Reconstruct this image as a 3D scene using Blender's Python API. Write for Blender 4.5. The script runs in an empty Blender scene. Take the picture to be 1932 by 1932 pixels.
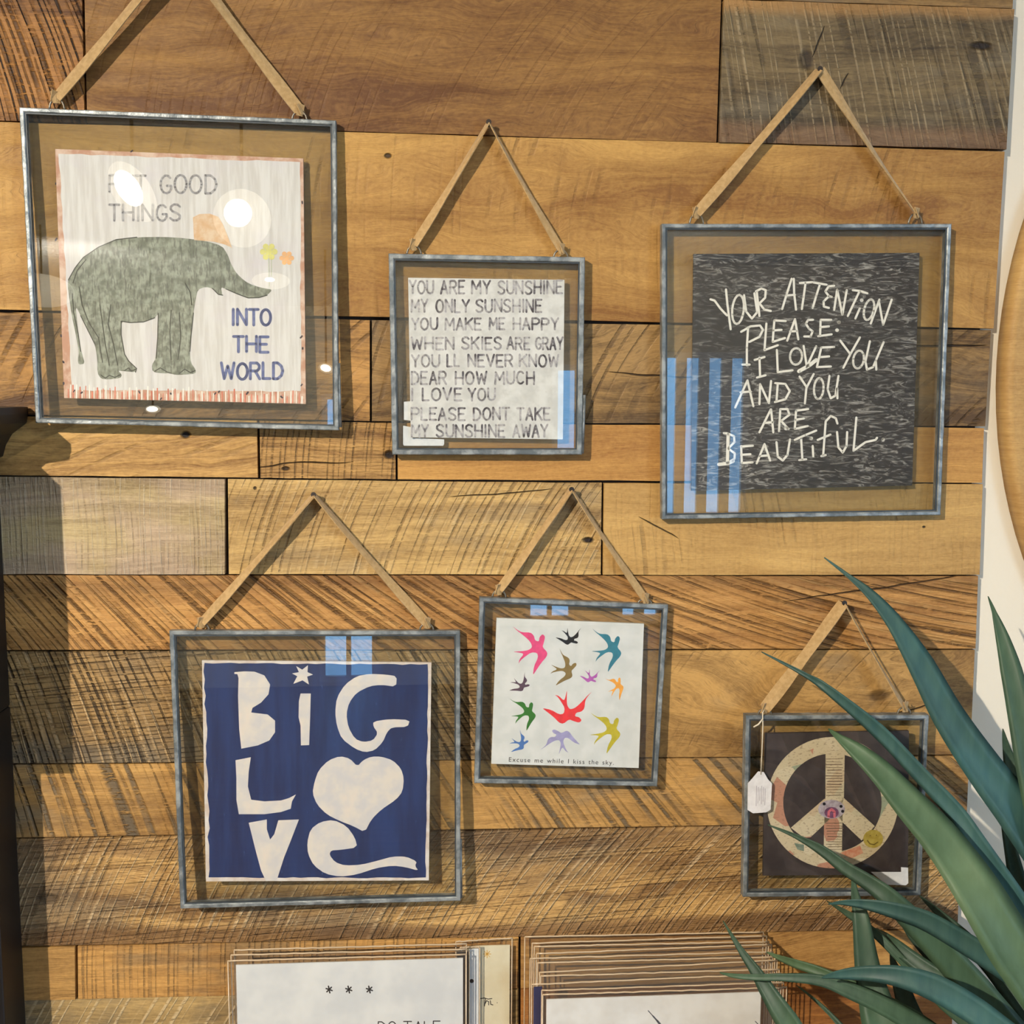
import bpy, math, random
from mathutils import Vector, Matrix, noise
from mathutils.geometry import tessellate_polygon

random.seed(7)
C = bpy.context.scene.collection
SC = bpy.context.scene

# ------------------------------------------------------------------ camera
W = 1932.0
F = 2000.0
CX = CY = W / 2


def _n(v):
    return v.normalized()


_down = _n(Vector((870 - CX, 18600 - CY, F)))
_right = Vector((31000 - CX, 1090 - CY, F))
_right = _n(_right - _down * _right.dot(_down))
_up = -_down
_into = _up.cross(_right)                      # world +Y in camera axes
ROT = Matrix((_right, _into, _up))             # rows: world axes in camera coordinates (x right, y down, z forward)


def cam_to_world(v):
    return Vector((_right.dot(v), _into.dot(v), _up.dot(v)))


FWD = cam_to_world(Vector((0, 0, 1)))
DIST = 0.985
CAM = Vector((0, 0, 1.5)) - FWD * DIST
cd = bpy.data.cameras.new('camera')
co = bpy.data.objects.new('camera', cd)
C.objects.link(co)
cr, cu = cam_to_world(Vector((1, 0, 0))), cam_to_world(Vector((0, -1, 0)))
m = Matrix((cr, cu, -FWD)).transposed().to_4x4()
m.translation = CAM
co.matrix_world = m
cd.sensor_fit = 'HORIZONTAL'
cd.sensor_width = 36
cd.lens = 36 * F / W
cd.clip_start = 0.02
cd.clip_end = 100
SC.camera = co

# ------------------------------------------------------------------ world, lights, exposure
w = bpy.data.worlds.new('world')
SC.world = w
w.use_nodes = True
w.node_tree.nodes['Background'].inputs[0].default_value = (0.26, 0.58, 1.0, 1)
w.node_tree.nodes['Background'].inputs[1].default_value = 5.0
SC.view_settings.view_transform = 'Standard'
SC.view_settings.look = 'None'
SC.view_settings.gamma = 1
SC.view_settings.exposure = -0.08
SC.view_settings.use_curve_mapping = False
SC.cycles.transparent_max_bounces = 32
SC.cycles.max_bounces = 6
SC.cycles.diffuse_bounces = 3
SC.cycles.glossy_bounces = 3
SC.cycles.caustics_reflective = False
SC.cycles.caustics_refractive = False
SC.cycles.use_denoising = True


def light(name, kind, loc, target, energy, color, size=0.03, angle=80, blend=0.6, sy=None):
    d = bpy.data.lights.new(name, kind)
    d.energy = energy
    d.color = color
    if kind == 'AREA':
        d.shape = 'RECTANGLE'
        d.size = size
        d.size_y = sy or size
    else:
        d.shadow_soft_size = size
    if kind == 'SPOT':
        d.spot_size = math.radians(angle)
        d.spot_blend = blend
    o = bpy.data.objects.new(name, d)
    C.objects.link(o)
    o.location = loc
    o.rotation_euler = (Vector(target) - Vector(loc)).to_track_quat('-Z', 'Y').to_euler()
    return o


KEY = (-1.52, -2.2, 2.62)
light('key_spot_light', 'SPOT', KEY, (0.08, 0, 1.0), 440, (1.0, 0.90, 0.76), 0.018, 56, 1.0)
light('wall_fill_light', 'SPOT', (0.9, -1.5, 2.68), (0.2, 0, 1.3), 8, (1.0, 0.86, 0.70), 0.06, 85, 0.9)  # weak spot added as fill for the plank wall
light('window_daylight', 'AREA', (3.9, -4.4, 1.5), (0.0, 0, 1.3), 90, (0.50, 0.72, 1.0), 1.4, sy=1.8)
for lx, tx in ((-2.4, -2.6), (0.2, 0.0), (2.6, 2.8)):
    light('added_room_fill', 'SPOT', (lx, -1.3, 2.62), (tx, -7.5, 1.6), 170, (1.0, 0.90, 0.76), 0.08, 110, 0.6)  # added fill, brightens the unseen room mirrored in the glass


for lx in (-2.2, 0.9):
    light('added_far_fill', 'SPOT', (lx, -5.2, 2.3), (lx * 1.15, -8.2, 3.1), 150, (1.0, 0.96, 0.90), 0.1, 110, 0.7)  # added spots that brighten the far wall so the glass mirrors a pale veil


# ------------------------------------------------------------------ projection helpers
def ray(px, py):
    return cam_to_world(Vector((px - CX, py - CY, F)).normalized())


class Plane:
    def __init__(s, p, n):
        s.p, s.n = Vector(p), Vector(n).normalized()

    def at(s, px, py, off=0.0):
        d = ray(px, py)
        p = s.p + s.n * off
        return CAM + d * ((p - CAM).dot(s.n) / d.dot(s.n))


def wallplane(y):
    return Plane((0, y, 0), (0, -1, 0))


def P(px, py, y=0.0):
    return wallplane(y).at(px, py)


def tilted(px, py, y0, pitch=0.0, yaw=0.0):
    c = P(px, py, y0)
    a, b = math.radians(pitch), math.radians(yaw)
    return Plane(c, (math.sin(b) * math.cos(a), -math.cos(b) * math.cos(a), math.sin(a)))


# ------------------------------------------------------------------ mesh helpers
class MB:
    def __init__(s):
        s.v, s.f = [], []

    def quad(s, a, b, c, d):
        i = len(s.v)
        s.v += [a, b, c, d]
        s.f.append((i, i + 1, i + 2, i + 3))

    def poly(s, pts):
        i = len(s.v)
        s.v += list(pts)
        for t in tessellate_polygon([[Vector(p) for p in pts]]):
            s.f.append(tuple(i + k for k in t))

    def prism(s, pts, off):
        """solid between polygon pts and the same polygon moved by off"""
        n = len(pts)
        off = Vector(off)
        i = len(s.v)
        s.v += [Vector(p) for p in pts] + [Vector(p) + off for p in pts]
        tris = tessellate_polygon([[Vector(p) for p in pts]])
        for t in tris:
            s.f.append(tuple(i + k for k in t))
            s.f.append(tuple(i + n + k for k in reversed(t)))
        for k in range(n):
            j = (k + 1) % n
            s.f.append((i + k, i + j, i + n + j, i + n + k))

    def box(s, a, b):
        x0, y0, z0 = a
        x1, y1, z1 = b
        s.prism([Vector((x0, y0, z0)), Vector((x1, y0, z0)), Vector((x1, y0, z1)), Vector((x0, y0, z1))], (0, y1 - y0, 0))

    def tube(s, pts, r, n=8, closed=False):
        pts = [Vector(p) for p in pts]
        rings = []
        N = len(pts)
        for k, p in enumerate(pts):
            if closed:
                t = (pts[(k + 1) % N] - pts[k - 1])
            else:
                t = pts[min(k + 1, N - 1)] - pts[max(k - 1, 0)]
            t = t.normalized()
            a = t.cross(Vector((0, 1, 0.01)))
            if a.length < 1e-4:
                a = t.cross(Vector((1, 0, 0)))
            a.normalize()
            b = t.cross(a).normalized()
            rr = r[k] if isinstance(r, (list, tuple)) else r
            i = len(s.v)
            for q in range(n):
                an = 2 * math.pi * q / n
                s.v.append(p + (a * math.cos(an) + b * math.sin(an)) * rr)
            rings.append(i)
        for k in range(N if closed else N - 1):
            i, j = rings[k], rings[(k + 1) % N]
            for q in range(n):
                s.f.append((i + q, i + (q + 1) % n, j + (q + 1) % n, j + q))
        if not closed:
            s.f.append(tuple(rings[0] + q for q in reversed(range(n))))
            s.f.append(tuple(rings[-1] + q for q in range(n)))

    def lathe(s, c, prof, n=48, axis='z'):
        c = Vector(c)
        base = len(s.v)
        for r, h in prof:
            for q in range(n):
                an = 2 * math.pi * q / n
                if axis == 'z':
                    s.v.append(c + Vector((r * math.cos(an), r * math.sin(an), h)))
                else:
                    s.v.append(c + Vector((r * math.cos(an), h, r * math.sin(an))))
        for k in range(len(prof) - 1):
            for q in range(n):
                a, b = base + k * n, base + (k + 1) * n
                s.f.append((a + q, a + (q + 1) % n, b + (q + 1) % n, b + q))

    def build(s, name, mat, parent=None, bevel=0.0, smooth=False, origin=None, recalc=True):
        me = bpy.data.meshes.new(name)
        if origin is None:
            o3 = sum((Vector(v) for v in s.v), Vector()) / len(s.v)
        else:
            o3 = Vector(origin)
        me.from_pydata([tuple(Vector(v) - o3) for v in s.v], [], s.f)
        me.update()
        if recalc:
            import bmesh
            bm = bmesh.new()
            bm.from_mesh(me)
            bmesh.ops.recalc_face_normals(bm, faces=bm.faces)
            bm.to_mesh(me)
            bm.free()
        if mat:
            me.materials.append(mat)
        if smooth:
            for p in me.polygons:
                p.use_smooth = True
        o = bpy.data.objects.new(name, me)
        C.objects.link(o)
        if parent is not None:
            o.parent = parent
            o.location = o3 - abs_loc(parent)
        else:
            o.location = o3
        if bevel:
            b = o.modifiers.new('bevel', 'BEVEL')
            b.width = bevel
            b.segments = 2
            b.limit_method = 'ANGLE'
            b.angle_limit = math.radians(40)
        return o


def abs_loc(o):
    l = Vector(o.location)
    while o.parent is not None:
        o = o.parent
        l += Vector(o.location)
    return l


def thing(name, label, cat, loc, group=None):
    o = bpy.data.objects.new(name, None)
    C.objects.link(o)
    o.location = loc
    o.empty_display_size = 0.03
    return tag(o, label, cat, group)


def tag(o, label, cat, group=None):
    o['label'] = label
    o['category'] = cat
    if group:
        o['group'] = group
    return o


def struct(o):
    o['kind'] = 'structure'
    return o


# ------------------------------------------------------------------ material helpers
def srgb(r, g, b):
    def f(c):
        c /= 255.0
        return c / 12.92 if c <= 0.04045 else ((c + 0.055) / 1.055) ** 2.4
    return (f(r), f(g), f(b), 1.0)


class NT:
    def __init__(s, name):
        s.m = bpy.data.materials.new(name)
        s.m.use_nodes = True
        s.t = s.m.node_tree
        s.b = s.t.nodes['Principled BSDF']
        s.out = s.t.nodes['Material Output']

    def n(s, ty, **kw):
        nd = s.t.nodes.new(ty)
        for k, v in kw.items():
            setattr(nd, k, v)
        return nd

    def put(s, sock, v):
        if hasattr(v, 'is_linked') or isinstance(v, bpy.types.NodeSocket):
            s.t.links.new(v, sock)
        else:
            sock.default_value = v

    def math(s, op, a, b=0.0, c=0.0, clamp=False):
        nd = s.n('ShaderNodeMath', operation=op)
        nd.use_clamp = clamp
        s.put(nd.inputs[0], a)
        s.put(nd.inputs[1], b)
        s.put(nd.inputs[2], c)
        return nd.outputs[0]

    def vec(s, x, y, z):
        nd = s.n('ShaderNodeCombineXYZ')
        for i, q in enumerate((x, y, z)):
            s.put(nd.inputs[i], q)
        return nd.outputs[0]

    def vmul(s, v, k):
        nd = s.n('ShaderNodeVectorMath', operation='MULTIPLY')
        s.put(nd.inputs[0], v)
        s.put(nd.inputs[1], k)
        return nd.outputs[0]

    def vadd(s, v, k):
        nd = s.n('ShaderNodeVectorMath', operation='ADD')
        s.put(nd.inputs[0], v)
        s.put(nd.inputs[1], k)
        return nd.outputs[0]

    def noise(s, v, scale=1.0, detail=4.0, rough=0.55, dist=0.0):
        nd = s.n('ShaderNodeTexNoise')
        s.put(nd.inputs['Vector'], v)
        nd.inputs['Scale'].default_value = scale
        nd.inputs['Detail'].default_value = detail
        nd.inputs['Roughness'].default_value = rough
        nd.inputs['Distortion'].default_value = dist
        return nd.outputs['Fac']

    def ramp(s, f, a, b):
        """smooth 0..1 between a and b"""
        nd = s.n('ShaderNodeMapRange')
        nd.interpolation_type = 'SMOOTHSTEP'
        s.put(nd.inputs['Value'], f)
        nd.inputs['From Min'].default_value = a
        nd.inputs['From Max'].default_value = b
        return nd.outputs[0]

    def mix(s, f, a, b, mode='MIX'):
        nd = s.n('ShaderNodeMix', data_type='RGBA', blend_type=mode)
        s.put(nd.inputs[0], f)
        s.put(nd.inputs[6], a)
        s.put(nd.inputs[7], b)
        return nd.outputs[2]

    def coord(s):
        return s.n('ShaderNodeTexCoord').outputs['Object']

    def sep(s, v):
        nd = s.n('ShaderNodeSeparateXYZ')
        s.put(nd.inputs[0], v)
        return nd.outputs

    def bump(s, h, dist=0.001, strength=1.0):
        nd = s.n('ShaderNodeBump')
        nd.inputs['Distance'].default_value = dist
        nd.inputs['Strength'].default_value = strength
        s.put(nd.inputs['Height'], h)
        s.t.links.new(nd.outputs[0], s.b.inputs['Normal'])


def simple(name, col, rough=0.6, metal=0.0, var=0.0, vscale=60, spec=0.4, bump=0.0, bscale=200, stretch=(1, 1, 1)):
    t = NT(name)
    t.b.inputs['Roughness'].default_value = rough
    t.b.inputs['Metallic'].default_value = metal
    t.b.inputs['Specular IOR Level'].default_value = spec
    if var or bump:
        v = t.vmul(t.coord(), stretch)
    if var:
        n = t.noise(v, vscale, 5)
        dark = tuple(c * (1 - var) for c in col[:3]) + (1,)
        light_ = tuple(min(1, c * (1 + var)) for c in col[:3]) + (1,)
        t.t.links.new(t.mix(t.ramp(n, 0.3, 0.7), dark, light_), t.b.inputs['Base Color'])
    else:
        t.b.inputs['Base Color'].default_value = col
    if bump:
        t.bump(t.noise(v, bscale, 4), bump)
    return t.m


def emis(name, col, strength):
    t = NT(name)
    t.b.inputs['Base Color'].default_value = col
    t.b.inputs['Emission Color'].default_value = col
    t.b.inputs['Emission Strength'].default_value = strength
    return t.m


def glass_mat(name, tint=0.955, refl=1.0, rough=0.0, haze=0.0, col=(1, 1, 1)):
    m = bpy.data.materials.new(name)
    m.use_nodes = True
    t = m.node_tree
    t.nodes.clear()
    out = t.nodes.new('ShaderNodeOutputMaterial')
    tr = t.nodes.new('ShaderNodeBsdfTransparent')
    tr.inputs[0].default_value = (tint * col[0], tint * col[1], tint * col[2], 1)
    gl = t.nodes.new('ShaderNodeBsdfGlossy')
    gl.inputs['Roughness'].default_value = rough
    gl.inputs['Color'].default_value = (refl, refl, refl, 1)
    # Schlick reflectance of a thin pane, the same from both sides
    ge = t.nodes.new('ShaderNodeNewGeometry')
    dt = t.nodes.new('ShaderNodeVectorMath'); dt.operation = 'DOT_PRODUCT'
    t.links.new(ge.outputs['Normal'], dt.inputs[0]); t.links.new(ge.outputs['Incoming'], dt.inputs[1])
    chain = dt.outputs['Value']
    for op, a, b_ in (('ABSOLUTE', None, 0), ('SUBTRACT', 1.0, None), ('POWER', None, 5.0), ('MULTIPLY_ADD', None, 0.96)):
        nd = t.nodes.new('ShaderNodeMath'); nd.operation = op
        if op == 'SUBTRACT':
            nd.inputs[0].default_value = a; t.links.new(chain, nd.inputs[1])
        else:
            t.links.new(chain, nd.inputs[0]); nd.inputs[1].default_value = b_
            if op == 'MULTIPLY_ADD':
                nd.inputs[2].default_value = 0.04
        chain = nd.outputs[0]
    mx = t.nodes.new('ShaderNodeMixShader')
    t.links.new(chain, mx.inputs[0])
    t.links.new(tr.outputs[0], mx.inputs[1])
    t.links.new(gl.outputs[0], mx.inputs[2])
    last = mx.outputs[0]
    if haze:
        df = t.nodes.new('ShaderNodeBsdfDiffuse')
        df.inputs[0].default_value = (0.85, 0.85, 0.85, 1)
        m2 = t.nodes.new('ShaderNodeMixShader')
        m2.inputs[0].default_value = haze
        t.links.new(last, m2.inputs[1])
        t.links.new(df.outputs[0], m2.inputs[2])
        last = m2.outputs[0]
    t.links.new(last, out.inputs[0])
    return m


def wood(name, light_, dark, seed=0, grain=1.0, flow=1.0, saws=(), grey=0.0, greycol=(120, 108, 90), knots=(), paint=0.0,
         cracks=(), tone=1.0, bump=0.0011, contrast=1.0, streak=(), fine=1.0, gain=1.0):
    """saws: (angle deg of the mark lines from +x, marks per metre, strength, colour, curve, coverage)
    knots: (x, z, rx, rz, strength) in metres from the plank centre; cracks: (x, z, length, thickness, angle)"""
    def tone_(c):
        g_ = (c[0] + c[1] + c[2]) / 3
        return tuple(min(.9, (q * .9 + g_ * .1) * k_ * gain) for q, k_ in zip(c[:3], (1.0, .98, .74))) + (1,)
    light_, dark = tone_(light_), tone_(dark)
    t = NT(name)
    co_ = t.coord()
    S = t.sep(co_)
    x, z = S[0], S[2]
    off = (seed * 3.17 + 1.3, seed * 1.91, seed * 7.3 + 0.4)
    v = t.vadd(co_, off)
    warp = t.noise(t.vmul(v, (3.2, 1, 11)), 1, 3, 0.5)
    warp2 = t.noise(t.vmul(v, (14, 1, 30)), 1, 2, 0.5)
    dz = t.math('ADD', t.math('MULTIPLY', t.math('SUBTRACT', warp, 0.5), 0.055 * flow),
                t.math('MULTIPLY', t.math('SUBTRACT', warp2, 0.5), 0.006 * flow))
    zz = t.math('ADD', z, dz)
    g1 = t.noise(t.vec(t.math('ADD', t.math('MULTIPLY', x, 5.0), off[0]), off[1], t.math('ADD', t.math('MULTIPLY', zz, 150.0 * grain), off[2])), 1, 5, 0.6)
    g2 = t.noise(t.vec(t.math('MULTIPLY', x, 55.0), off[1], t.math('MULTIPLY', zz, 850.0)), 1, 3, 0.65)
    pores = t.ramp(t.noise(t.vec(t.math('MULTIPLY', x, 90.0), off[1] + 7, t.math('MULTIPLY', zz, 1500.0)), 1, 2, 0.6), 0.60, 0.72)
    rg = t.noise(t.vec(t.math('ADD', t.math('MULTIPLY', x, 1.1), off[0]), off[1] + 3, t.math('MULTIPLY', zz, 42.0 * grain)), 1, 2, 0.5)
    tn = t.noise(t.vmul(v, (4.0, 1, 9.0)), 1, 4, 0.55)
    f = t.math('ADD', t.math('MULTIPLY', t.math('SUBTRACT', g1, 0.5), 1.5 * contrast),
               t.math('MULTIPLY', t.math('SUBTRACT', g2, 0.5), 1.15 * contrast * fine))
    f = t.math('ADD', f, t.math('MULTIPLY', t.math('SUBTRACT', rg, 0.5), 1.5 * contrast))
    f = t.math('ADD', f, t.math('MULTIPLY', t.math('SUBTRACT', tn, 0.5), 1.6 * tone))
    mot = t.noise(t.vmul(v, (230, 1, 330)), 1, 3, .6)
    f = t.math('ADD', f, t.math('MULTIPLY', t.math('SUBTRACT', mot, 0.5), 0.7))
    f = t.math('ADD', f, 0.5, clamp=True)
    col = t.mix(f, dark, light_)
    col = t.mix(t.math('MULTIPLY', pores, 0.42), col, tuple(c * .45 for c in dark[:3]) + (1,))
    h = t.math('ADD', t.math('MULTIPLY', g1, 0.6), t.math('MULTIPLY', g2, 0.35))
    if grey:
        gm = t.ramp(t.noise(t.vmul(v, (6, 1, 14)), 1, 4, 0.6), 0.62 - 0.35 * grey, 0.78 - 0.30 * grey)
        gcol = t.mix(f, tuple(c * 0.55 for c in srgb(*greycol)[:3]) + (1,), srgb(*greycol))
        col = t.mix(t.math('MULTIPLY', gm, min(1, 0.5 + grey * 0.5)), col, gcol)
    for k, (ang, fr, st, sc, cv, cov) in enumerate(saws):
        a = math.radians(ang)
        u = t.math('ADD', t.math('MULTIPLY', x, -math.sin(a)), t.math('MULTIPLY', z, math.cos(a)))
        vv = t.math('ADD', t.math('MULTIPLY', x, math.cos(a)), t.math('MULTIPLY', z, math.sin(a)))
        u = t.math('ADD', u, t.math('MULTIPLY', t.math('MULTIPLY', vv, vv), cv))
        u = t.math('ADD', u, t.math('MULTIPLY', warp2, 0.0012))
        u = t.math('ADD', u, t.math('MULTIPLY', t.math('MULTIPLY', z, z), -1.5 if ang > 90 else 0.5))
        uf = t.math('MULTIPLY', u, fr)
        jit = t.noise(t.vec(t.math('MULTIPLY', uf, 0.45), t.math('MULTIPLY', vv, 1.2), seed * 2.3 + k * 5), 1, 2.0, 0.6)
        sn = t.math('SINE', t.math('MULTIPLY', t.math('ADD', uf, t.math('MULTIPLY', jit, 2.6)), 6.2832))
        per = t.noise(t.vec(t.math('MULTIPLY', uf, 0.8), t.math('MULTIPLY', vv, 7.0), seed * 1.7 + k * 3 + 9), 1, 2.0, 0.6)
        s1 = t.math('MULTIPLY', t.ramp(sn, 0.30, 0.95), t.ramp(per, 0.36, 0.60))
        mk = t.ramp(t.noise(t.vadd(t.vmul(v, (9, 1, 16)), (k * 4.0, 0, 0)), 1, 3, 0.6), 0.62 - 0.45 * cov, 0.80 - 0.45 * cov)
        br = t.ramp(t.noise(t.vmul(v, (110, 1, 420)), 1, 3), 0.30, 0.52)
        fac = t.math('MULTIPLY', t.math('MULTIPLY', s1, mk), t.math('MULTIPLY', br, st))
        col = t.mix(fac, col, srgb(*sc))
        lum = sum(sc)
        h = t.math('ADD', h, t.math('MULTIPLY', fac, -1.3 if lum < 330 else 1.0))
    if paint:
        pm = t.ramp(t.noise(t.vmul(v, (22, 1, 26)), 1, 6, 0.65), 0.66 - 0.1 * paint, 0.74 - 0.1 * paint)
        lm = t.ramp(t.math('ADD', x, t.math('MULTIPLY', warp, 0.15)), -0.30, -0.42)
        pf = t.math('MULTIPLY', pm, t.math('MULTIPLY', lm, 0.7))
        col = t.mix(pf, col, srgb(206, 200, 190))
    for (kx, kz, rx, rz, st) in knots:
        ex = t.math('DIVIDE', t.math('SUBTRACT', x, kx), rx)
        ez = t.math('DIVIDE', t.math('SUBTRACT', t.math('ADD', z, t.math('MULTIPLY', t.math('SUBTRACT', warp2, 0.5), rz * 1.2)), kz), rz)
        r2 = t.math('SQRT', t.math('ADD', t.math('MULTIPLY', ex, ex), t.math('MULTIPLY', ez, ez)))
        fac = t.math('MULTIPLY', t.ramp(r2, 1.15, 0.5), st)
        col = t.mix(fac, col, srgb(34, 24, 18))
        h = t.math('SUBTRACT', h, t.math('MULTIPLY', fac, 2.0))
    for (kx, kz, ln, th, ang) in cracks:
        a = math.radians(ang)
        dx = t.math('SUBTRACT', x, kx)
        dzz = t.math('SUBTRACT', z, kz)
        al = t.math('ADD', t.math('MULTIPLY', dx, math.cos(a)), t.math('MULTIPLY', dzz, math.sin(a)))
        ac = t.math('ADD', t.math('MULTIPLY', dx, -math.sin(a)), t.math('MULTIPLY', dzz, math.cos(a)))
        ac = t.math('ADD', ac, t.math('MULTIPLY', t.math('SUBTRACT', warp2, 0.5), 0.010))
        ac = t.math('ABSOLUTE', ac)
        wd = t.math('MULTIPLY', t.ramp(t.math('ABSOLUTE', al), ln / 2, ln / 5), th * .4)
        fac = t.math('MULTIPLY', t.ramp(t.math('SUBTRACT', ac, wd), 0.0005, -0.0003), t.ramp(t.math('ABSOLUTE', al), ln / 2, ln / 2.4))
        col = t.mix(t.math('MULTIPLY', fac, 0.85), col, srgb(36, 24, 16))
        h = t.math('SUBTRACT', h, t.math('MULTIPLY', fac, 2.0))
    for (z0, z1, sc, st) in streak:       # a band of another tone along the board
        zb = t.math('ADD', z, t.math('MULTIPLY', t.math('SUBTRACT', warp, 0.5), 0.03))
        fac = t.math('MULTIPLY', t.ramp(zb, z0 - 0.006, z0 + 0.006), t.ramp(zb, z1 + 0.006, z1 - 0.006))
        col = t.mix(t.math('MULTIPLY', fac, st), col, t.mix(f, tuple(c * 0.55 for c in srgb(*sc)[:3]) + (1,), srgb(*sc)))
    t.t.links.new(col, t.b.inputs['Base Color'])
    t.b.inputs['Roughness'].default_value = 0.58
    t.b.inputs['Specular IOR Level'].default_value = 0.32
    t.bump(h, bump)
    return t.m


# ------------------------------------------------------------------ room shell
M_cream = simple('cream wall paint', srgb(224, 215, 196), 0.85, var=0.03, vscale=3, bump=0.0002, bscale=300)
M_ceil = simple('ceiling paint', srgb(240, 236, 226), 0.9, var=0.02, vscale=2)
M_floor = simple('floor boards', srgb(120, 92, 66), 0.5, var=0.2, vscale=3, stretch=(1, 10, 1))
M_white = simple('white painted joinery', srgb(235, 233, 228), 0.5, var=0.02)
RX0, RX1, RY, RZ = -4.0, 4.0, -8.2, 2.75
YW = 0.009
b = MB(); b.box((RX0, YW, 0), (RX1, YW + 0.12, RZ)); wall_back = struct(b.build('wall_back', M_cream))
b = MB(); b.box((RX0, RY, -0.1), (RX1, YW, 0)); struct(b.build('floor', M_floor))
b = MB(); b.box((RX0 - 0.12, RY, RZ), (RX1 + 0.12, YW + 0.12, RZ + 0.1)); struct(b.build('ceiling', M_ceil))
b = MB(); b.box((RX0 - 0.12, RY, 0), (RX0, YW, RZ)); struct(b.build('wall_left', M_cream))
# right wall with the window that lets the cool daylight in
b = MB()
b.box((RX1, RY, 0), (RX1 + 0.12, -5.2, RZ)); b.box((RX1, -3.6, 0), (RX1 + 0.12, YW, RZ))
b.box((RX1, -5.2, 0), (RX1 + 0.12, -3.6, 0.5)); b.box((RX1, -5.2, 2.45), (RX1 + 0.12, -3.6, RZ))
struct(b.build('wall_right', M_cream))
# shop front: tall narrow windows
WINS = [(-0.98, -0.48), (0.80, 1.24), (1.62, 2.62)]
WZ0, WZ1 = 0.03, 2.02
b = MB()
xs = [RX0] + [q for ww in WINS for q in ww] + [RX1]
for i in range(0, len(xs), 2):
    b.box((xs[i], RY - 0.12, 0), (xs[i + 1], RY, RZ))
for (a0, a1) in WINS:
    b.box((a0, RY - 0.12, 0), (a1, RY, WZ0)); b.box((a0, RY - 0.12, WZ1), (a1, RY, RZ))
struct(b.build('wall_front', M_cream))
M_winglass = glass_mat('window glass', 0.97)
wi = 0
for (a0, a1) in WINS:
    wi += 1
    b = MB()
    fw = 0.05
    b.box((a0, RY - 0.09, WZ0), (a0 + fw, RY - 0.03, WZ1)); b.box((a1 - fw, RY - 0.09, WZ0), (a1, RY - 0.03, WZ1))
    b.box((a0 + fw, RY - 0.09, WZ0), (a1 - fw, RY - 0.03, WZ0 + fw)); b.box((a0 + fw, RY - 0.09, WZ1 - fw), (a1 - fw, RY - 0.03, WZ1))
    wo = struct(b.build('window_%d' % wi, M_white))
    nm = 4 if a1 - a0 > 0.9 else 1
    mw = 0.045 if nm == 4 else 0.02
    for k in range(nm):
        xm = a0 + (a1 - a0) * (k + 1) / (nm + 1)
        b = MB(); b.box((xm - mw, RY - 0.085, WZ0 + fw), (xm + mw, RY - 0.035, WZ1 - fw)); b.build('mullion', M_white, wo)
    b = MB(); b.box((a0 + fw, RY - 0.064, WZ0 + fw), (a1 - fw, RY - 0.058, WZ1 - fw)); b.build('pane', M_winglass, wo)
b = MB()
for q in ((-5.2, -5.14), (-3.66, -3.6)):
    b.box((RX1 + 0.03, q[0], 0.5), (RX1 + 0.1, q[1], 2.45))
b.box((RX1 + 0.03, -5.14, 0.5), (RX1 + 0.1, -3.66, 0.56)); b.box((RX1 + 0.03, -5.14, 2.39), (RX1 + 0.1, -3.66, 2.45))
struct(b.build('window_4', M_white))

# ------------------------------------------------------------------ planks
def R(r, g, b_):
    return srgb(r, g, b_)


LN = (-330, 0)


def seam(pts):
    def f(x):
        if x <= pts[0][0]:
            s_ = (pts[1][1] - pts[0][1]) / (pts[1][0] - pts[0][0])
            return pts[0][1] + (x - pts[0][0]) * s_
        for (x0, y0), (x1, y1) in zip(pts, pts[1:]):
            if x <= x1:
                return y0 + (y1 - y0) * (x - x0) / (x1 - x0)
        (x0, y0), (x1, y1) = pts[-2:]
        return y1 + (x - x1) * (y1 - y0) / (x1 - x0)
    return f


SE = [
    seam([(0, -330), (1900, -235)]),
    seam([(0, -46), (1911, 17)]),
    seam([(0, 229), (640, 249), (1180, 266), (1897, 284)]),
    seam([(0, 587), (640, 601), (1180, 611), (1878, 621)]),
    seam([(0, 783), (640, 795), (1180, 802), (1860, 806)]),
    seam([(0, 898), (490, 903), (1140, 910), (1853, 912)]),
    seam([(0, 1084), (1137, 1086), (1848, 1086)]),
    seam([(0, 1228), (1840, 1225)]),
    seam([(0, 1442), (870, 1434), (1813, 1425)]),
    seam([(0, 1582), (815, 1568), (1360, 1559), (1826, 1550)]),
    seam([(0, 1787), (430, 1779), (970, 1766), (1810, 1752)]),
    seam([(0, 1889), (430, 1882), (975, 1866), (1800, 1846)]),
    seam([(0, 2060), (1800, 2000)]),
    seam([(0, 2230), (1800, 2150)]),
]
XL = -420
TAN, BRN = R(199, 148, 84), R(128, 80, 36)
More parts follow.
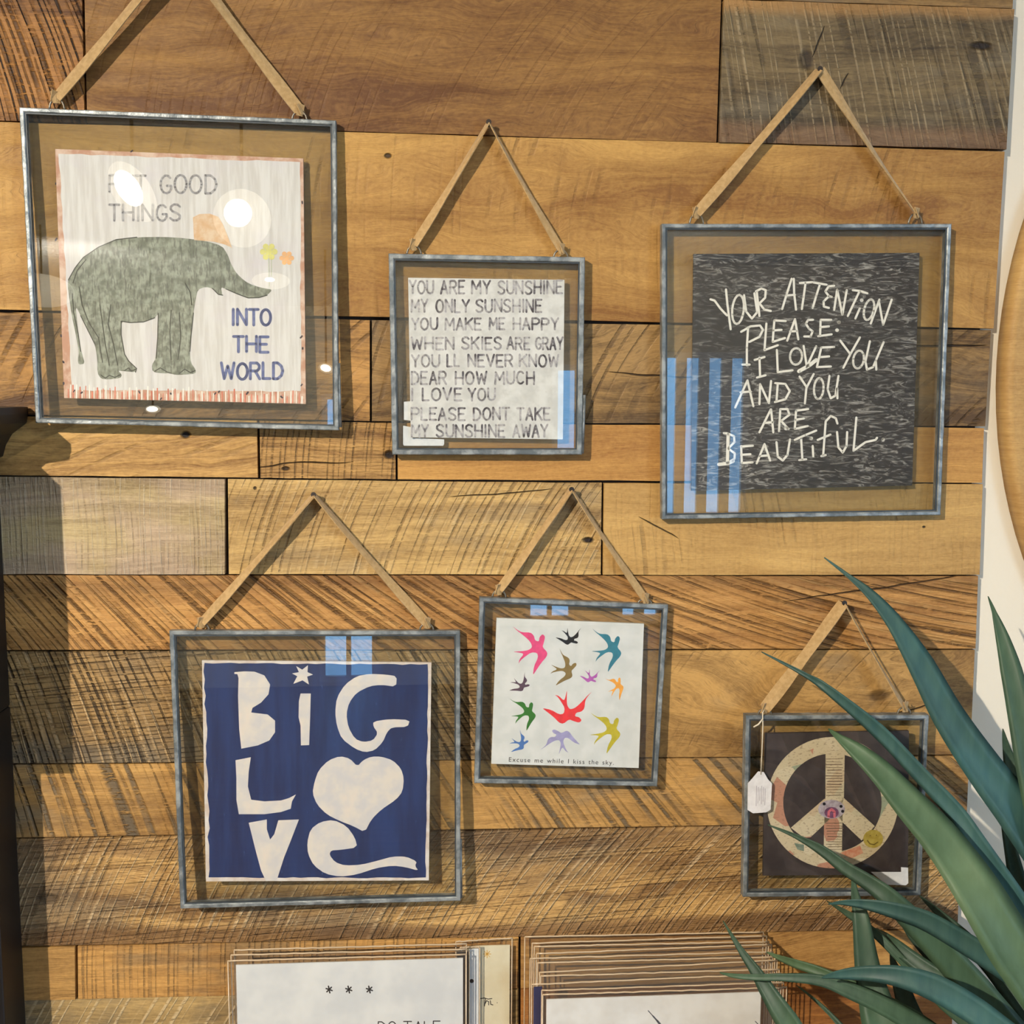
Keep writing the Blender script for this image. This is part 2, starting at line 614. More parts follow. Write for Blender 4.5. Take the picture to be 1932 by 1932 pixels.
# row: list of (x_left px, x_right px (top,bottom), material args, proudness mm)
D = (48, 34, 24)
planks = [
    # row -1
    (0, XL, (900, 897), dict(light_=R(196, 142, 76), dark=R(128, 80, 36), seed=1, gain=.75), 0.5),
    (0, (900, 897), (1922, 1912), dict(light_=R(176, 136, 86), dark=R(104, 74, 44), seed=2, gain=0.80, grey=0.4), 0.0),
    # row 0
    (1, XL, (156, 162), dict(light_=R(190, 128, 62), dark=R(92, 52, 24), seed=3, gain=0.75, flow=0.5, tone=1.6,
                            saws=((106, 190, 0.97, (24, 16, 14), 0.6, 1.0), (106, 70, 0.7, (34, 22, 18), 0.6, 0.8))), 1.0),
    (1, (157, 163), (1362, 1353), dict(light_=R(198, 144, 78), dark=R(124, 76, 34), seed=14, gain=0.60, flow=2.2, grain=0.55, tone=0.8, contrast=0.9,
                            knots=((0.255, -0.095, 0.003, 0.003, 0.8), (-0.06, -0.112, 0.003, 0.003, 0.7)),
                            cracks=((0.07, -0.130, 0.42, 0.0006, -2),),
                            saws=((62, 120, 0.22, (110, 70, 30), 1.0, 0.6),)), 0.2),
    (1, (1363, 1354), (1913, 1898), dict(light_=R(140, 118, 90), dark=R(70, 55, 40), seed=5, gain=0.78, flow=1.6, grey=0.55, greycol=(128, 116, 94),
                            knots=((0.106, 0.028, 0.012, 0.004, 0.95), (-0.055, 0.012, 0.007, 0.010, 0.7)),
                            cracks=((-0.045, 0.028, 0.030, 0.0012, 70), (-0.02, -0.005, 0.016, 0.001, 60)),
                            streak=((-0.068, -0.045, (140, 104, 74), 0.6), (0.055, 0.08, (176, 130, 74), 0.75)),
                            saws=((104, 150, 0.5, (172, 152, 118), 1.2, 0.75), (108, 100, 0.5, (52, 42, 32), 1.2, 0.6))), 2.2),
    # row 1
    (2, XL, (1897, 1876), dict(light_=R(212, 162, 90), dark=R(142, 94, 42), seed=22, gain=0.84, flow=2.4, grain=0.5, tone=1.2, contrast=0.75,
                            knots=((0.0, 0.062, 0.0035, 0.0025, 0.9),),
                            saws=((84, 70, 0.35, (104, 72, 38), 0.8, 0.35), (90, 90, 0.15, (112, 74, 34), 0.2, 0.5))), 0.0),
    # row 2
    (3, XL, (699, 699), dict(light_=R(186, 136, 76), dark=R(86, 56, 32), seed=31, flow=2.0, tone=1.3, grey=0.35, greycol=(104, 88, 72),
                            cracks=((-0.14, 0.05, 0.2, 0.002, -4), (-0.15, 0.02, 0.12, 0.001, 5)),
                            saws=((60, 70, 0.6, (66, 44, 26), 1.0, 0.6),)), -0.5),
    (3, (700, 700), (1872, 1861), dict(light_=R(160, 124, 80), dark=R(84, 60, 36), seed=37, flow=1.8, tone=1.2, grey=0.35, greycol=(126, 106, 80),
                            cracks=((0.23, 0.028, 0.13, 0.002, 2), (-0.02, 0.0, 0.1, 0.0012, -3)),
                            saws=((58, 80, 0.55, (60, 42, 26), 1.0, 0.7),)), -0.8),
    # row 3
    (4, XL, (486, 488), dict(light_=R(206, 160, 98), dark=R(128, 88, 46), seed=41, flow=1.2, contrast=1.1,
                            knots=((0.148, 0.010, 0.0048, 0.004, 1.0),),
                            saws=((28, 70, 0.35, (80, 58, 36), 0.5, 0.6),)), 0.0),
    (4, (488, 490), (747, 748), dict(light_=R(196, 150, 92), dark=R(112, 76, 40), seed=43, flow=1.4,
                            knots=((0.056, -0.004, 0.0055, 0.0045, 1.0), (-0.038, -0.017, 0.004, 0.002, 0.9)),
                            cracks=((-0.03, -0.013, 0.11, 0.0009, 4),),
                            saws=((84, 180, 0.6, (60, 44, 28), 0.6, 0.8), (0, 300, 0.25, (70, 50, 30), 0.0, 0.6))), 0.4),
    (4, (748, 749), (1858, 1854), dict(light_=R(208, 156, 86), dark=R(148, 98, 46), seed=45, flow=0.9, contrast=0.7, tone=0.7), 0.2),
    # row 4
    (5, XL, (426, 426), dict(light_=R(182, 160, 128), dark=R(116, 94, 66), seed=51, gain=1.10, flow=0.6, tone=0.8, grey=0.6, greycol=(188, 162, 136), paint=0.2, contrast=0.9,
                            saws=((90, 240, 0.3, (200, 188, 164), 0.2, 0.7), (92, 200, 0.3, (92, 74, 54), 0.2, 0.6))), 1.4),
    (5, (428, 430), (1137, 1135), dict(light_=R(194, 158, 106), dark=R(122, 90, 52), seed=53, gain=1.10, flow=0.8, grey=0.25, greycol=(150, 130, 98), contrast=1.0,
                            knots=((0.162, -0.012, 0.006, 0.0028, 1.0), (-0.145, 0.037, 0.0016, 0.0016, 0.9)),
                            cracks=((0.08, 0.032, 0.1, 0.0008, 4),),
                            saws=((66, 150, 0.5, (86, 62, 36), 0.9, 0.8), (68, 130, 0.35, (208, 182, 136), 0.9, 0.5))), -0.6),
    (5, (1138, 1136), (1855, 1849), dict(light_=R(206, 164, 104), dark=R(146, 106, 58), seed=55, flow=0.9, contrast=0.6, tone=1.0, fine=0.8,
                            knots=((0.128, 0.002, 0.0016, 0.0012, 0.9),),
                            cracks=((-0.128, 0.002, 0.045, 0.0011, -32),),
                            saws=((100, 120, 0.4, (92, 68, 40), 0.5, 0.3), (90, 160, 0.12, (116, 84, 46), 0.0, 0.6))), 0.8),
    # row 5
    (6, XL, (1847, 1842), dict(light_=R(204, 150, 88), dark=R(134, 88, 44), seed=61, gain=1.08, flow=0.6, contrast=0.6, tone=1.1, bump=0.0016,
                            cracks=((0.48, 0.020, 0.2, 0.0014, 8),),
                            streak=((0.020, 0.034, (112, 80, 48), 0.35),),
                            saws=((144, 95, 0.75, (76, 52, 30), 0.55, 1.0), (144, 170, 0.5, (90, 64, 38), 0.55, 0.9), (146, 60, 0.4, (220, 170, 104), 0.5, 0.7))), 0.0),
    # row 6
    (7, XL, (1100, 1098), dict(light_=R(186, 146, 98), dark=R(104, 80, 54), seed=71, gain=1.10, flow=0.5, grey=0.5, greycol=(128, 116, 96), contrast=0.8, bump=0.0018,
                            saws=((112, 150, 0.85, (44, 34, 26), 0.9, 1.0), (4, 260, 0.55, (56, 42, 30), 0.1, 0.8), (110, 120, 0.6, (206, 172, 124), 0.9, 0.65))), 0.4),
    (7, (1101, 1099), (1841, 1832), dict(light_=R(198, 152, 92), dark=R(120, 86, 48), seed=73, flow=2.6, grain=0.6, grey=0.3, greycol=(150, 126, 92),
                            knots=((0.10, 0.006, 0.012, 0.007, 0.6),),
                            cracks=((0.12, -0.012, 0.09, 0.0012, 16),),
                            saws=((55, 110, 0.3, (94, 70, 42), 0.8, 0.5),)), -0.3),
    # row 7
    (8, XL, (1830, 1825), dict(light_=R(198, 150, 88), dark=R(128, 92, 52), seed=81, gain=1.10, flow=0.5, contrast=0.7, grey=0.35, greycol=(134, 122, 100), paint=1.0, bump=0.0014,
                            saws=((118, 60, 0.85, (92, 82, 66), 0.8, 1.0), (118, 130, 0.5, (76, 58, 38), 0.8, 0.8))), 0.0),
    # row 8
    (9, XL, (1812, 1808), dict(light_=R(186, 146, 94), dark=R(106, 76, 46), seed=91, gain=1.55, flow=1.6, grain=0.8, grey=0.4, greycol=(134, 116, 92), bump=0.002,
                            knots=((-0.30, -0.005, 0.012, 0.006, 0.5),),
                            streak=((-0.062, -0.040, (124, 88, 54), 0.75), (0.034, 0.058, (120, 88, 58), 0.45)),
                            saws=((58, 170, 0.6, (216, 188, 144), 0.5, 0.85), (60, 110, 0.42, (84, 62, 40), 0.5, 0.7), (4, 250, 0.4, (60, 42, 28), 0.0, 0.6))), 0.3),
    # row 9
    (10, XL, (143, 144), dict(light_=R(186, 140, 82), dark=R(122, 88, 50), seed=101, gain=1.15, flow=1.0), 0.8),
    (10, (145, 146), (980, 980), dict(light_=R(196, 146, 84), dark=R(128, 88, 48), seed=103, gain=1.15, flow=0.5, grey=0.3, greycol=(134, 116, 88),
                            saws=((88, 170, 0.5, (92, 74, 50), 0.2, 0.7),)), 0.2),
    (10, (981, 981), (1805, 1800), dict(light_=R(190, 144, 86), dark=R(126, 86, 46), seed=105, gain=1.10, flow=0.8,
                            knots=((0.058, -0.032, 0.010, 0.014, 0.9),)), 0.0),
    # row 10
    (11, XL, (980, 980), dict(light_=R(178, 146, 100), dark=R(98, 78, 54), seed=111, gain=1.20, grey=0.5, greycol=(116, 106, 88),
                            saws=((62, 130, 0.6, (206, 182, 140), 0.4, 0.8),)), 0.1),
    (11, (981, 981), (1800, 1795), dict(light_=R(180, 118, 58), dark=R(116, 68, 30), seed=113), 0.3),
    (12, XL, (1795, 1790), dict(light_=R(186, 142, 86), dark=R(120, 82, 46), seed=121), 0.0),
]
GAP = 0.00075
for i, (row, xl, xr, kw, proud) in enumerate(planks):
    if not isinstance(xl, tuple):
        xl = (xl, xl)
    yf = -proud * 0.001
    pts = []
    tx, bx = xl
    tl, tr = P(xl[0], SE[row](xl[0]), 0), P(xr[0], SE[row](xr[0]), 0)
    bl, br = P(xl[1], SE[row + 1](xl[1]), 0), P(xr[1], SE[row + 1](xr[1]), 0)
    g = Vector((GAP, 0, 0)); h = Vector((0, 0, GAP))
    top, bot = [], []
    n = 14
    rr = random.Random(i)
    for k in range(n + 1):
        a = k / n
        wob = Vector((0, 0, rr.uniform(-0.00028, 0.00028)))
        top.append(tl.lerp(tr, a) - h + wob)
        bot.append(bl.lerp(br, a) + h + Vector((0, 0, rr.uniform(-0.00028, 0.00028))))
    top[0] += g; bot[0] += g; top[-1] -= g; bot[-1] -= g
    outline = [Vector((p.x, yf, p.z)) for p in bot + top[::-1]]
    mb = MB(); mb.prism(outline, (0, 0.0062 - yf, 0))
    cen = (P((xl[0] + xr[0]) / 2, SE[row]((xl[0] + xr[0]) / 2)) + P((xl[1] + xr[1]) / 2, SE[row + 1]((xl[1] + xr[1]) / 2))) / 2
    if xl[0] == XL:     # coordinates of long boards count from the visible part
        pass
    o = mb.build('plank', wood('reclaimed plank wood %d' % i, **kw), wall_back, bevel=0.0007, origin=(cen.x, yf, cen.z))
M_gapshade = simple('dark gap shade', srgb(40, 30, 22), 0.9, var=0.1)
b = MB()
q = [P(XL, -250), P(1890, -180), P(1852, 700), P(1800, 1600), P(1775, 2090), P(XL, 2150)]
b.prism([Vector((p.x, 0.0064, p.z)) for p in q], (0, 0.0022, 0))
b.build('gap_shade_sheet', M_gapshade, wall_back)  # dark sheet added behind the planks, its colour stands in for shade in the gaps

# ------------------------------------------------------------------ stroke alphabet (unit boxes, y up)
def arc(cx, cy, rx, ry, a0, a1, n=10):
    return [(cx + rx * math.cos(math.radians(a0 + (a1 - a0) * k / n)), cy + ry * math.sin(math.radians(a0 + (a1 - a0) * k / n))) for k in range(n + 1)]


G = {
    'A': [[(0, 0), (.5, 1), (1, 0)], [(.2, .35), (.8, .35)]],
    'B': [[(0, 0), (0, 1)], [(0, 1), (.6, 1), (.85, .85), (.8, .6), (0, .52)], [(0, .52), (.8, .48), (1, .25), (.8, 0), (0, 0)]],
    'C': [arc(.55, .5, .52, .5, 45, 315)],
    'D': [[(0, 0), (0, 1)], [(0, 1), (.45, 1), (.85, .8), (1, .5), (.85, .2), (.45, 0), (0, 0)]],
    'E': [[(1, 1), (0, 1), (0, 0), (1, 0)], [(0, .52), (.8, .52)]],
    'F': [[(1, 1), (0, 1), (0, 0)], [(0, .52), (.8, .52)]],
    'G': [arc(.55, .5, .52, .5, 45, 330) + [(1, .42), (.6, .42)]],
    'H': [[(0, 0), (0, 1)], [(1, 0), (1, 1)], [(0, .5), (1, .5)]],
    'I': [[(.5, 0), (.5, 1)]],
    'K': [[(0, 0), (0, 1)], [(1, 1), (.05, .45)], [(.3, .6), (1, 0)]],
    'L': [[(0, 1), (0, 0), (.95, 0)]],
    'M': [[(0, 0), (.05, 1), (.5, .35), (.95, 1), (1, 0)]],
    'N': [[(0, 0), (0, 1), (1, 0), (1, 1)]],
    'O': [arc(.5, .5, .5, .5, 0, 360, 18)],
    'P': [[(0, 0), (0, 1), (.7, 1), (1, .85), (1, .62), (.7, .48), (0, .48)]],
    'R': [[(0, 0), (0, 1), (.7, 1), (.95, .85), (.95, .65), (.7, .5), (0, .5)], [(.5, .5), (1, 0)]],
    'S': [[(.95, .85), (.75, .98), (.4, 1), (.1, .88), (.05, .7), (.25, .56), (.7, .44), (.95, .3), (.92, .12), (.65, 0), (.3, 0), (.02, .14)]],
    'T': [[(0, 1), (1, 1)], [(.5, 1), (.5, 0)]],
    'U': [[(0, 1), (0, .3), (.15, .08), (.5, 0), (.85, .08), (1, .3), (1, 1)]],
    'V': [[(0, 1), (.5, 0), (1, 1)]],
    'W': [[(0, 1), (.22, 0), (.5, .8), (.78, 0), (1, 1)]],
    'Y': [[(0, 1), (.5, .5), (1, 1)], [(.5, .5), (.5, 0)]],
}
GW = {'I': .25, 'M': 1.25, 'W': 1.35, 'O': 1.08, 'E': .85, 'L': .8}


def word_strokes(word, x0, x1, ytop, ybot, slant=0.0, gap=0.32):
    """strokes of a word fitted between x0 and x1 (pixels of the photograph's print)"""
    ws = [GW.get(c, 1.0) for c in word]
    tot = sum(ws) + gap * (len(word) - 1)
    u = (x1 - x0) / tot
    res = []
    x = x0
    for c, wd in zip(word, ws):
        jx, jy = random.uniform(-.03, .03) * u, random.uniform(-.03, .03) * (ybot - ytop)
        for s_ in G[c]:
            if c == 'I':
                s_ = [(.5, 0), (.5, 1)]
            res.append([(x + px * wd * u + jx, ybot - py * (ybot - ytop) + slant * (x - x0) + jy) for px, py in s_])
        x += (wd + gap) * u
    return res


def strokes_mesh(strokes, width, pl, off):
    """flat brush strokes lying on plane pl; strokes in photo pixels"""
    mb = MB()
    for s_ in strokes:
        if isinstance(s_, dict):
            wd, pts = s_['w'], s_['p']
        else:
            wd, pts = width, s_
        if len(pts) == 1:
            c = pts[0]
            pts = [(c[0] - .1, c[1]), (c[0] + .1, c[1])]
        h = wd / 2
        n = len(pts)
        for k in range(n - 1):
            (x0, y0), (x1, y1) = pts[k], pts[k + 1]
            L = math.hypot(x1 - x0, y1 - y0) or 1e-6
            nx, ny = -(y1 - y0) / L * h, (x1 - x0) / L * h
            mb.quad(pl.at(x0 + nx, y0 + ny, off), pl.at(x1 + nx, y1 + ny, off), pl.at(x1 - nx, y1 - ny, off), pl.at(x0 - nx, y0 - ny, off))
        for (x0, y0) in pts:
            i = len(mb.v)
            for q in range(8):
                a = q * math.pi / 4
                mb.v.append(pl.at(x0 + h * math.cos(a), y0 + h * math.sin(a), off))
            mb.f.append(tuple(i + q for q in range(8)))
    return mb


def smooth_closed(pts, it=1):
    for _ in range(it):
        r = []
        n = len(pts)
        for k in range(n):
            a, b_ = pts[k], pts[(k + 1) % n]
            r.append((a[0] * .78 + b_[0] * .22, a[1] * .78 + b_[1] * .22))
            r.append((a[0] * .22 + b_[0] * .78, a[1] * .22 + b_[1] * .78))
        pts = r
    return pts


def poly_mesh(pts, pl, off, mb=None):
    mb = mb or MB()
    mb.poly([pl.at(x, y, off) for x, y in pts])
    return mb


# ------------------------------------------------------------------ frame materials
def metal_patina():
    t = NT('galvanised zinc')
    v = t.coord()
    n = t.noise(v, 70, 4, 0.6)
    n2 = t.noise(v, 40, 3)
    c = t.mix(t.ramp(n, .35, .68), srgb(98, 104, 106), srgb(160, 164, 162))
    c = t.mix(t.ramp(n2, .55, .75), c, srgb(104, 114, 116))
    t.t.links.new(c, t.b.inputs['Base Color'])
    t.b.inputs['Metallic'].default_value = 0.35
    t.b.inputs['Roughness'].default_value = 0.42
    t.bump(n, 0.0012)
    return t.m


M_metal = metal_patina()
M_lipd = simple('dark lead lip', srgb(62, 68, 72), .5, .3, var=.2)
M_wire = simple('ring wire', srgb(120, 112, 98), 0.4, 0.6, var=0.15)
M_nail = simple('dark nail', srgb(58, 52, 48), 0.45, 0.8, var=0.1)
M_glass = glass_mat('picture glass', 0.99, 1.0, col=(0.995, 1.0, 0.995))
M_glass2 = glass_mat('back glass', 0.955, 1.0, col=(0.99, 1.0, 0.995))


def ribbon_mat():
    t = NT('suede ribbon')
    v = t.coord()
    n = t.noise(v, 260, 3)
    t.t.links.new(t.mix(t.ramp(n, .3, .7), srgb(164, 132, 84), srgb(182, 150, 102)), t.b.inputs['Base Color'])
    t.b.inputs['Roughness'].default_value = 0.9
    t.b.inputs['Sheen Weight'].default_value = 0.3
    t.bump(t.noise(v, 900, 2), 0.0003)
    return t.m


M_ribbon = ribbon_mat()


def strand(mb, a, b_, wfun, tfun, n=22, sag=0.0):
    """ribbon strip from a to b, width wfun(t) metres, twist tfun(t) degrees (0 = flat to the wall)"""
    a, b_ = Vector(a), Vector(b_)
    d = (b_ - a).normalized()
    side = d.cross(Vector((0, 1, 0))).normalized()
    out = Vector((0, -1, 0))
    th = 0.00045
    base = len(mb.v)
    for k in range(n + 1):
        t = k / n
        p = a.lerp(b_, t) + Vector((0, 0, -sag * 4 * t * (1 - t)))
        an = math.radians(tfun(t))
        wd = side * math.cos(an) + out * math.sin(an)
        nn = d.cross(wd).normalized()
        h = wfun(t) / 2
        cup = nn * (h * 0.12)
        mb.v += [p - wd * h + nn * th, p + cup + nn * th, p + wd * h + nn * th, p + wd * h - nn * th, p + cup - nn * th, p - wd * h - nn * th]
    for k in range(n):
        i = base + k * 6
        for q in range(6):
            mb.f.append((i + q, i + (q + 1) % 6, i + 6 + (q + 1) % 6, i + 6 + q))
    mb.f.append(tuple(base + q for q in range(6)))
    mb.f.append(tuple(base + n * 6 + q for q in reversed(range(6))))


def picture_frame(label, outer, inner_w, prn, pl, nail_px, rings, board_mat, print_label, clasp=None,
                  thick=0.0088, ribbon_w=0.0085, nail_y=-0.009, tw=((-30, -66), (12, 82)), lw=1.0, rw=1.0, nail_label=None, seed=0):
    """outer: four photo corners TL TR BR BL of the front of the frame; prn: the print's corners"""
    r = random.Random(seed)
    O = [pl.at(x, y) for x, y in outer]
    cen = sum(O, Vector()) / 4
    root = thing('picture_frame', label, 'picture frame', (cen.x, cen.y, min(p.z for p in O)))
    n = pl.n

    def inset(c, dist):
        res = []
        for i in range(4):
            p, a, b_ = c[i], c[i - 1], c[(i + 1) % 4]
            e1, e2 = (a - p).normalized(), (b_ - p).normalized()
            s_ = e1.cross(e2).length
            res.append(p + (e1 + e2) * (dist / s_))
        return res

    # metal surround
    prof = [(0, -thick), (0.0, -0.0006), (0.0007, 0.0), (inner_w - 0.0012, 0.0), (inner_w - 0.0004, -0.0006), (inner_w, -0.0022), (inner_w, -thick)]
    mb = MB()
    NS = 34
    loops = []
    ins = [inset(O, d) for d, _ in prof]
    for side in range(4):
        for k in range(NS):
            t = k / NS
            j1, j2 = r.uniform(-1, 1) * 0.00022, r.uniform(-1, 1) * 0.0002
            if k == 0:
                j1 = j2 = 0
            ring_ = []
            for q, (d, hgt) in enumerate(prof):
                p = ins[q][side].lerp(ins[q][(side + 1) % 4], t)
                inw = ((cen - p) - n * (cen - p).dot(n)).normalized()
                ring_.append(p + n * (hgt + (j2 if 0 < q < 5 else 0)) + inw * (j1 if q < 3 else (-j1 if q < 5 else 0)))
            loops.append(ring_)
    m_ = len(prof)
    for l in loops:
        mb.v += l
    T = len(loops)
    for k in range(T):
        a, b_ = k * m_, ((k + 1) % T) * m_
        for q in range(m_):
            mb.f.append((a + q, a + (q + 1) % m_, b_ + (q + 1) % m_, b_ + q))
    mb.build('frame', M_metal, root)
    # dark inner lip that holds the panes
    l0, l1 = inset(O, inner_w - .0003), inset(O, inner_w + .0009)
    mb = MB()
    for q in range(4):
        k2 = (q + 1) % 4
        mb.prism([l0[q] - n * .0012, l0[k2] - n * .0012, l1[k2] - n * .0012, l1[q] - n * .0012], -n * .0011)
    mb.build('inner_lip', M_lipd, root)['label'] = 'dark inner lip of the frame'
    if clasp:
        (x0, y0), (x1, y1) = clasp
        a, b_ = pl.at(x0, y0), pl.at(x1, y1)
        mb = MB(); mb.tube([a - n * .003, a.lerp(b_, .5) - n * .003, b_ - n * .003], 0.0017, 8); mb.build('clasp_bar', M_metal, root, smooth=True)
    # two panes with the print between them
    I = inset(O, inner_w - 0.0004)
    for off in (-0.0024, -0.0076):
        mb = MB(); mb.prism([p + n * off for p in I], -n * 0.0012); mb.build('glass_pane', M_glass if off > -0.005 else M_glass2, root)
    fo = -0.0042
    mb = MB(); mb.prism([pl.at(x, y, fo) for x, y in prn], -n * 0.0033)
    board = mb.build('art_print', board_mat, root)
    board['label'] = print_label
    # rings
    ringpos = []
    for (x, y) in rings:
        c = pl.at(x, y, -thick * 0.45)
        top_e = [O[0] - n * thick * .45, O[1] - n * thick * .45]
        # foot on the top rail
        e = (top_e[1] - top_e[0]).normalized()
        foot = top_e[0] + e * ((c - top_e[0]).dot(e))
        up = e.cross(n)
        if up.z < 0:
            up = -up
        hh = max(0.004, (c - foot).length + 0.001)
        pts = [foot + e * (0.0064 * math.cos(math.pi * k / 12)) + up * (hh * math.sin(math.pi * k / 12) - 0.0006) for k in range(13)]
        mb = MB(); mb.tube(pts, 0.0009, 6)
        mb.build('hanging_ring', M_wire, root, smooth=True)
        ringpos.append(foot + up * (hh - 0.0004))
    # ribbon: two strands over the nail with small loops round the rings
    nailp = P(nail_px[0], nail_px[1], nail_y)
    mb = MB()
    kw = ribbon_w
    for s_, rp in enumerate(ringpos):
        t0, t1 = tw[s_]
        k_ = (lw, rw)[s_]
        strand(mb, rp, nailp + Vector(((-1) ** (s_ + 1) * 0.0006, 0, 0)),
               (lambda t, k_=k_: kw * k_ * (0.95 + 0.1 * math.sin(9 * t))),
               (lambda t, t0=t0, t1=t1: t0 + (t1 - t0) * t + 4 * math.sin(5 * t)), sag=0.0012)
        # loop and knot
        for q in range(2):
            a = rp + Vector(((-.0032 if s_ == 0 else .0032) * q, -.0008, -.0048 + .001 * q))
            strand(mb, a, rp + Vector((.001 * (1 if s_ else -1) * (1 - q), -.0008, .0052)), lambda t: kw * (0.5 + 0.25 * t), lambda t, q=q: 25 + 30 * q, n=5)
    rb = mb.build('ribbon', M_ribbon, root)
    # nail
    mb = MB()
    mb.tube([nailp + Vector((0, 0.013, -.0008)), nailp + Vector((0, -.0018, .0004))], 0.0011, 8)
    mb.tube([nailp + Vector((0, -.0012, .0004)), nailp + Vector((0, -.0024, .0005))], 0.0024, 10)
    nl = mb.build('nail', M_nail)
    tag(nl, nail_label or 'nail', 'nail')
    return root, board


# ================================================================== 1  elephant
pl1 = tilted(338, 510, -0.0152, 1.5, 0.4)
M_board = simple('print board off white', srgb(232, 226, 216), 0.7, var=0.05, vscale=50)


def paper(name, c1, c2, sc=60, stretch=(1, 1, 1), lo=.35, hi=.65, rough=.65, extra=None):
    t = NT(name)
    v = t.vmul(t.coord(), stretch)
    n = t.noise(v, sc, 6, .6)
    dim = lambda c: tuple(q * .8 for q in c[:3]) + (1,)
    col = t.mix(t.ramp(n, lo, hi), dim(srgb(*c1)), dim(srgb(*c2)))
    if extra:
        st, sc2, c3, f3, a3, b3 = extra
        n2 = t.noise(t.vmul(t.coord(), st), sc2, 5, .6)
        col = t.mix(t.math('MULTIPLY', t.ramp(n2, a3, b3), f3), col, srgb(*c3))
    t.t.links.new(col, t.b.inputs['Base Color'])
    t.b.inputs['Roughness'].default_value = rough
    return t.m


M_peach = paper('peach painted edge', (206, 152, 122), (238, 206, 182), 90)
f1, b1 = picture_frame(
    'large square metal frame with the elephant print, upper left', [(36, 202), (634, 227), (639, 812), (67, 798)], 0.0042,
    [(104, 281), (572, 299), (577, 762), (121, 751)], pl1, (336, -95), [(107, 186), (565, 210)], M_peach,
    'off-white board painted with a grey-green elephant', clasp=((638, 685), (641, 806)), ribbon_w=0.0105, tw=((-20, -35), (10, 55)),
    nail_label='dark nail above the photo edge holding the elephant frame ribbon', seed=1, nail_y=-0.016)
ART = -0.00405


def lay(mb, name, mat, board, k=0, label=None):
    o = mb.build(name, mat, board, recalc=False)
    if label:
        o['label'] = label
    return o


fo = -0.0042
A1 = fo + 0.00012
r = random.Random(3)
edge = []
fieldc = [(111, 290), (566, 306), (568, 738), (136, 736)]
for i in range(4):
    (x0, y0), (x1, y1) = fieldc[i], fieldc[(i + 1) % 4]
    for k in range(22):
        t = k / 22
        edge.append((x0 + (x1 - x0) * t + r.uniform(-1.6, 1.6), y0 + (y1 - y0) * t + r.uniform(-1.4, 1.4)))
M_whitewash = paper('whitewashed field', (222, 216, 208), (240, 236, 230), 260, (1, 1, .08), extra=((1, 1, 1), 25, (206, 198, 202), .6, .45, .75))
lay(poly_mesh(edge, pl1, A1), 'painted_field', M_whitewash, b1)
sk = []
for k in range(80):
    x = 128 + k * 5.6 + r.uniform(-1.5, 1.5)
    yb = 751 + (x - 121) * (762 - 751) / 456.0
    sk.append({'w': r.uniform(1.2, 2.8), 'p': [(x, yb - r.uniform(12, 26)), (x + r.uniform(-.6, .6), yb - 1)]})
M_stripe1 = simple('coral stripes', srgb(214, 120, 96), .7, var=.25)
M_stripe2 = simple('white stripes', srgb(242, 232, 220), .7, var=.05)
lay(strokes_mesh(sk[0::2], 2, pl1, A1 + .00008), 'striped_border', M_stripe1, b1)
lay(strokes_mesh(sk[1::2], 2, pl1, A1 + .00008), 'striped_border', M_stripe2, b1)
M_speck = simple('dark paint flecks', srgb(70, 58, 66), .7)
spk = [{'w': r.uniform(2.0, 3.6), 'p': [(x, y), (x + r.uniform(-3, 3), y + r.uniform(1, 4))]} for x, y in
       ((141, 736), (155, 740), (262, 738), (322, 742), (407, 741), (414, 738), (468, 740), (530, 748), (115, 632), (119, 682), (120, 722), (570, 634), (571, 656), (570, 725), (105, 345), (570, 380), (107, 450), (250, 284), (305, 751))]
for q in spk:
    lay(strokes_mesh([q], 2, pl1, A1 + .0001), 'paint_fleck', M_speck, b1)


def C6(p):
    return (90 + p[0] / 3.864, 430 + p[1] / 3.864)


ele = [(150, 380), (200, 290), (260, 215), (370, 140), (500, 85), (650, 68), (850, 65), (1000, 75), (1150, 95), (1270, 130), (1310, 190),
       (1335, 260), (1375, 330), (1440, 390), (1500, 420), (1580, 440), (1640, 450), (1600, 490), (1540, 508), (1460, 510), (1380, 480),
       (1300, 445), (1262, 432), (1275, 490), (1245, 485), (1200, 440), (1150, 430), (1095, 450), (1078, 520), (1062, 620), (1047, 760), (1036, 900),
       (1042, 980), (1080, 1035), (1078, 1062), (1000, 1070), (930, 1072), (890, 1060), (830, 1060), (765, 1050), (758, 1000), (790, 950), (802, 800),
       (806, 625), (780, 655), (700, 685), (600, 690), (535, 680), (535, 780), (560, 920), (590, 970), (648, 1025), (640, 1052), (560, 1045),
       (512, 1040), (542, 1070), (530, 1095), (440, 1105), (390, 1100), (362, 1060), (362, 960), (345, 850), (290, 740), (240, 640), (203, 565),
       (215, 700), (237, 860), (250, 920), (272, 990), (225, 997), (220, 960), (228, 900), (205, 780), (175, 640), (155, 500), (146, 430)]
M_ele = paper('pencilled elephant grey', (120, 124, 106), (172, 176, 156), 130, (1, 1, 1), extra=((2.2, 1, .5), 240, (84, 84, 74), .7, .50, .62))
lay(poly_mesh(smooth_closed([C6(p) for p in ele]), pl1, A1 + .00012), 'elephant_figure', M_ele, b1)
M_pencil = simple('dark pencil line', srgb(70, 70, 62), .8, var=.2)
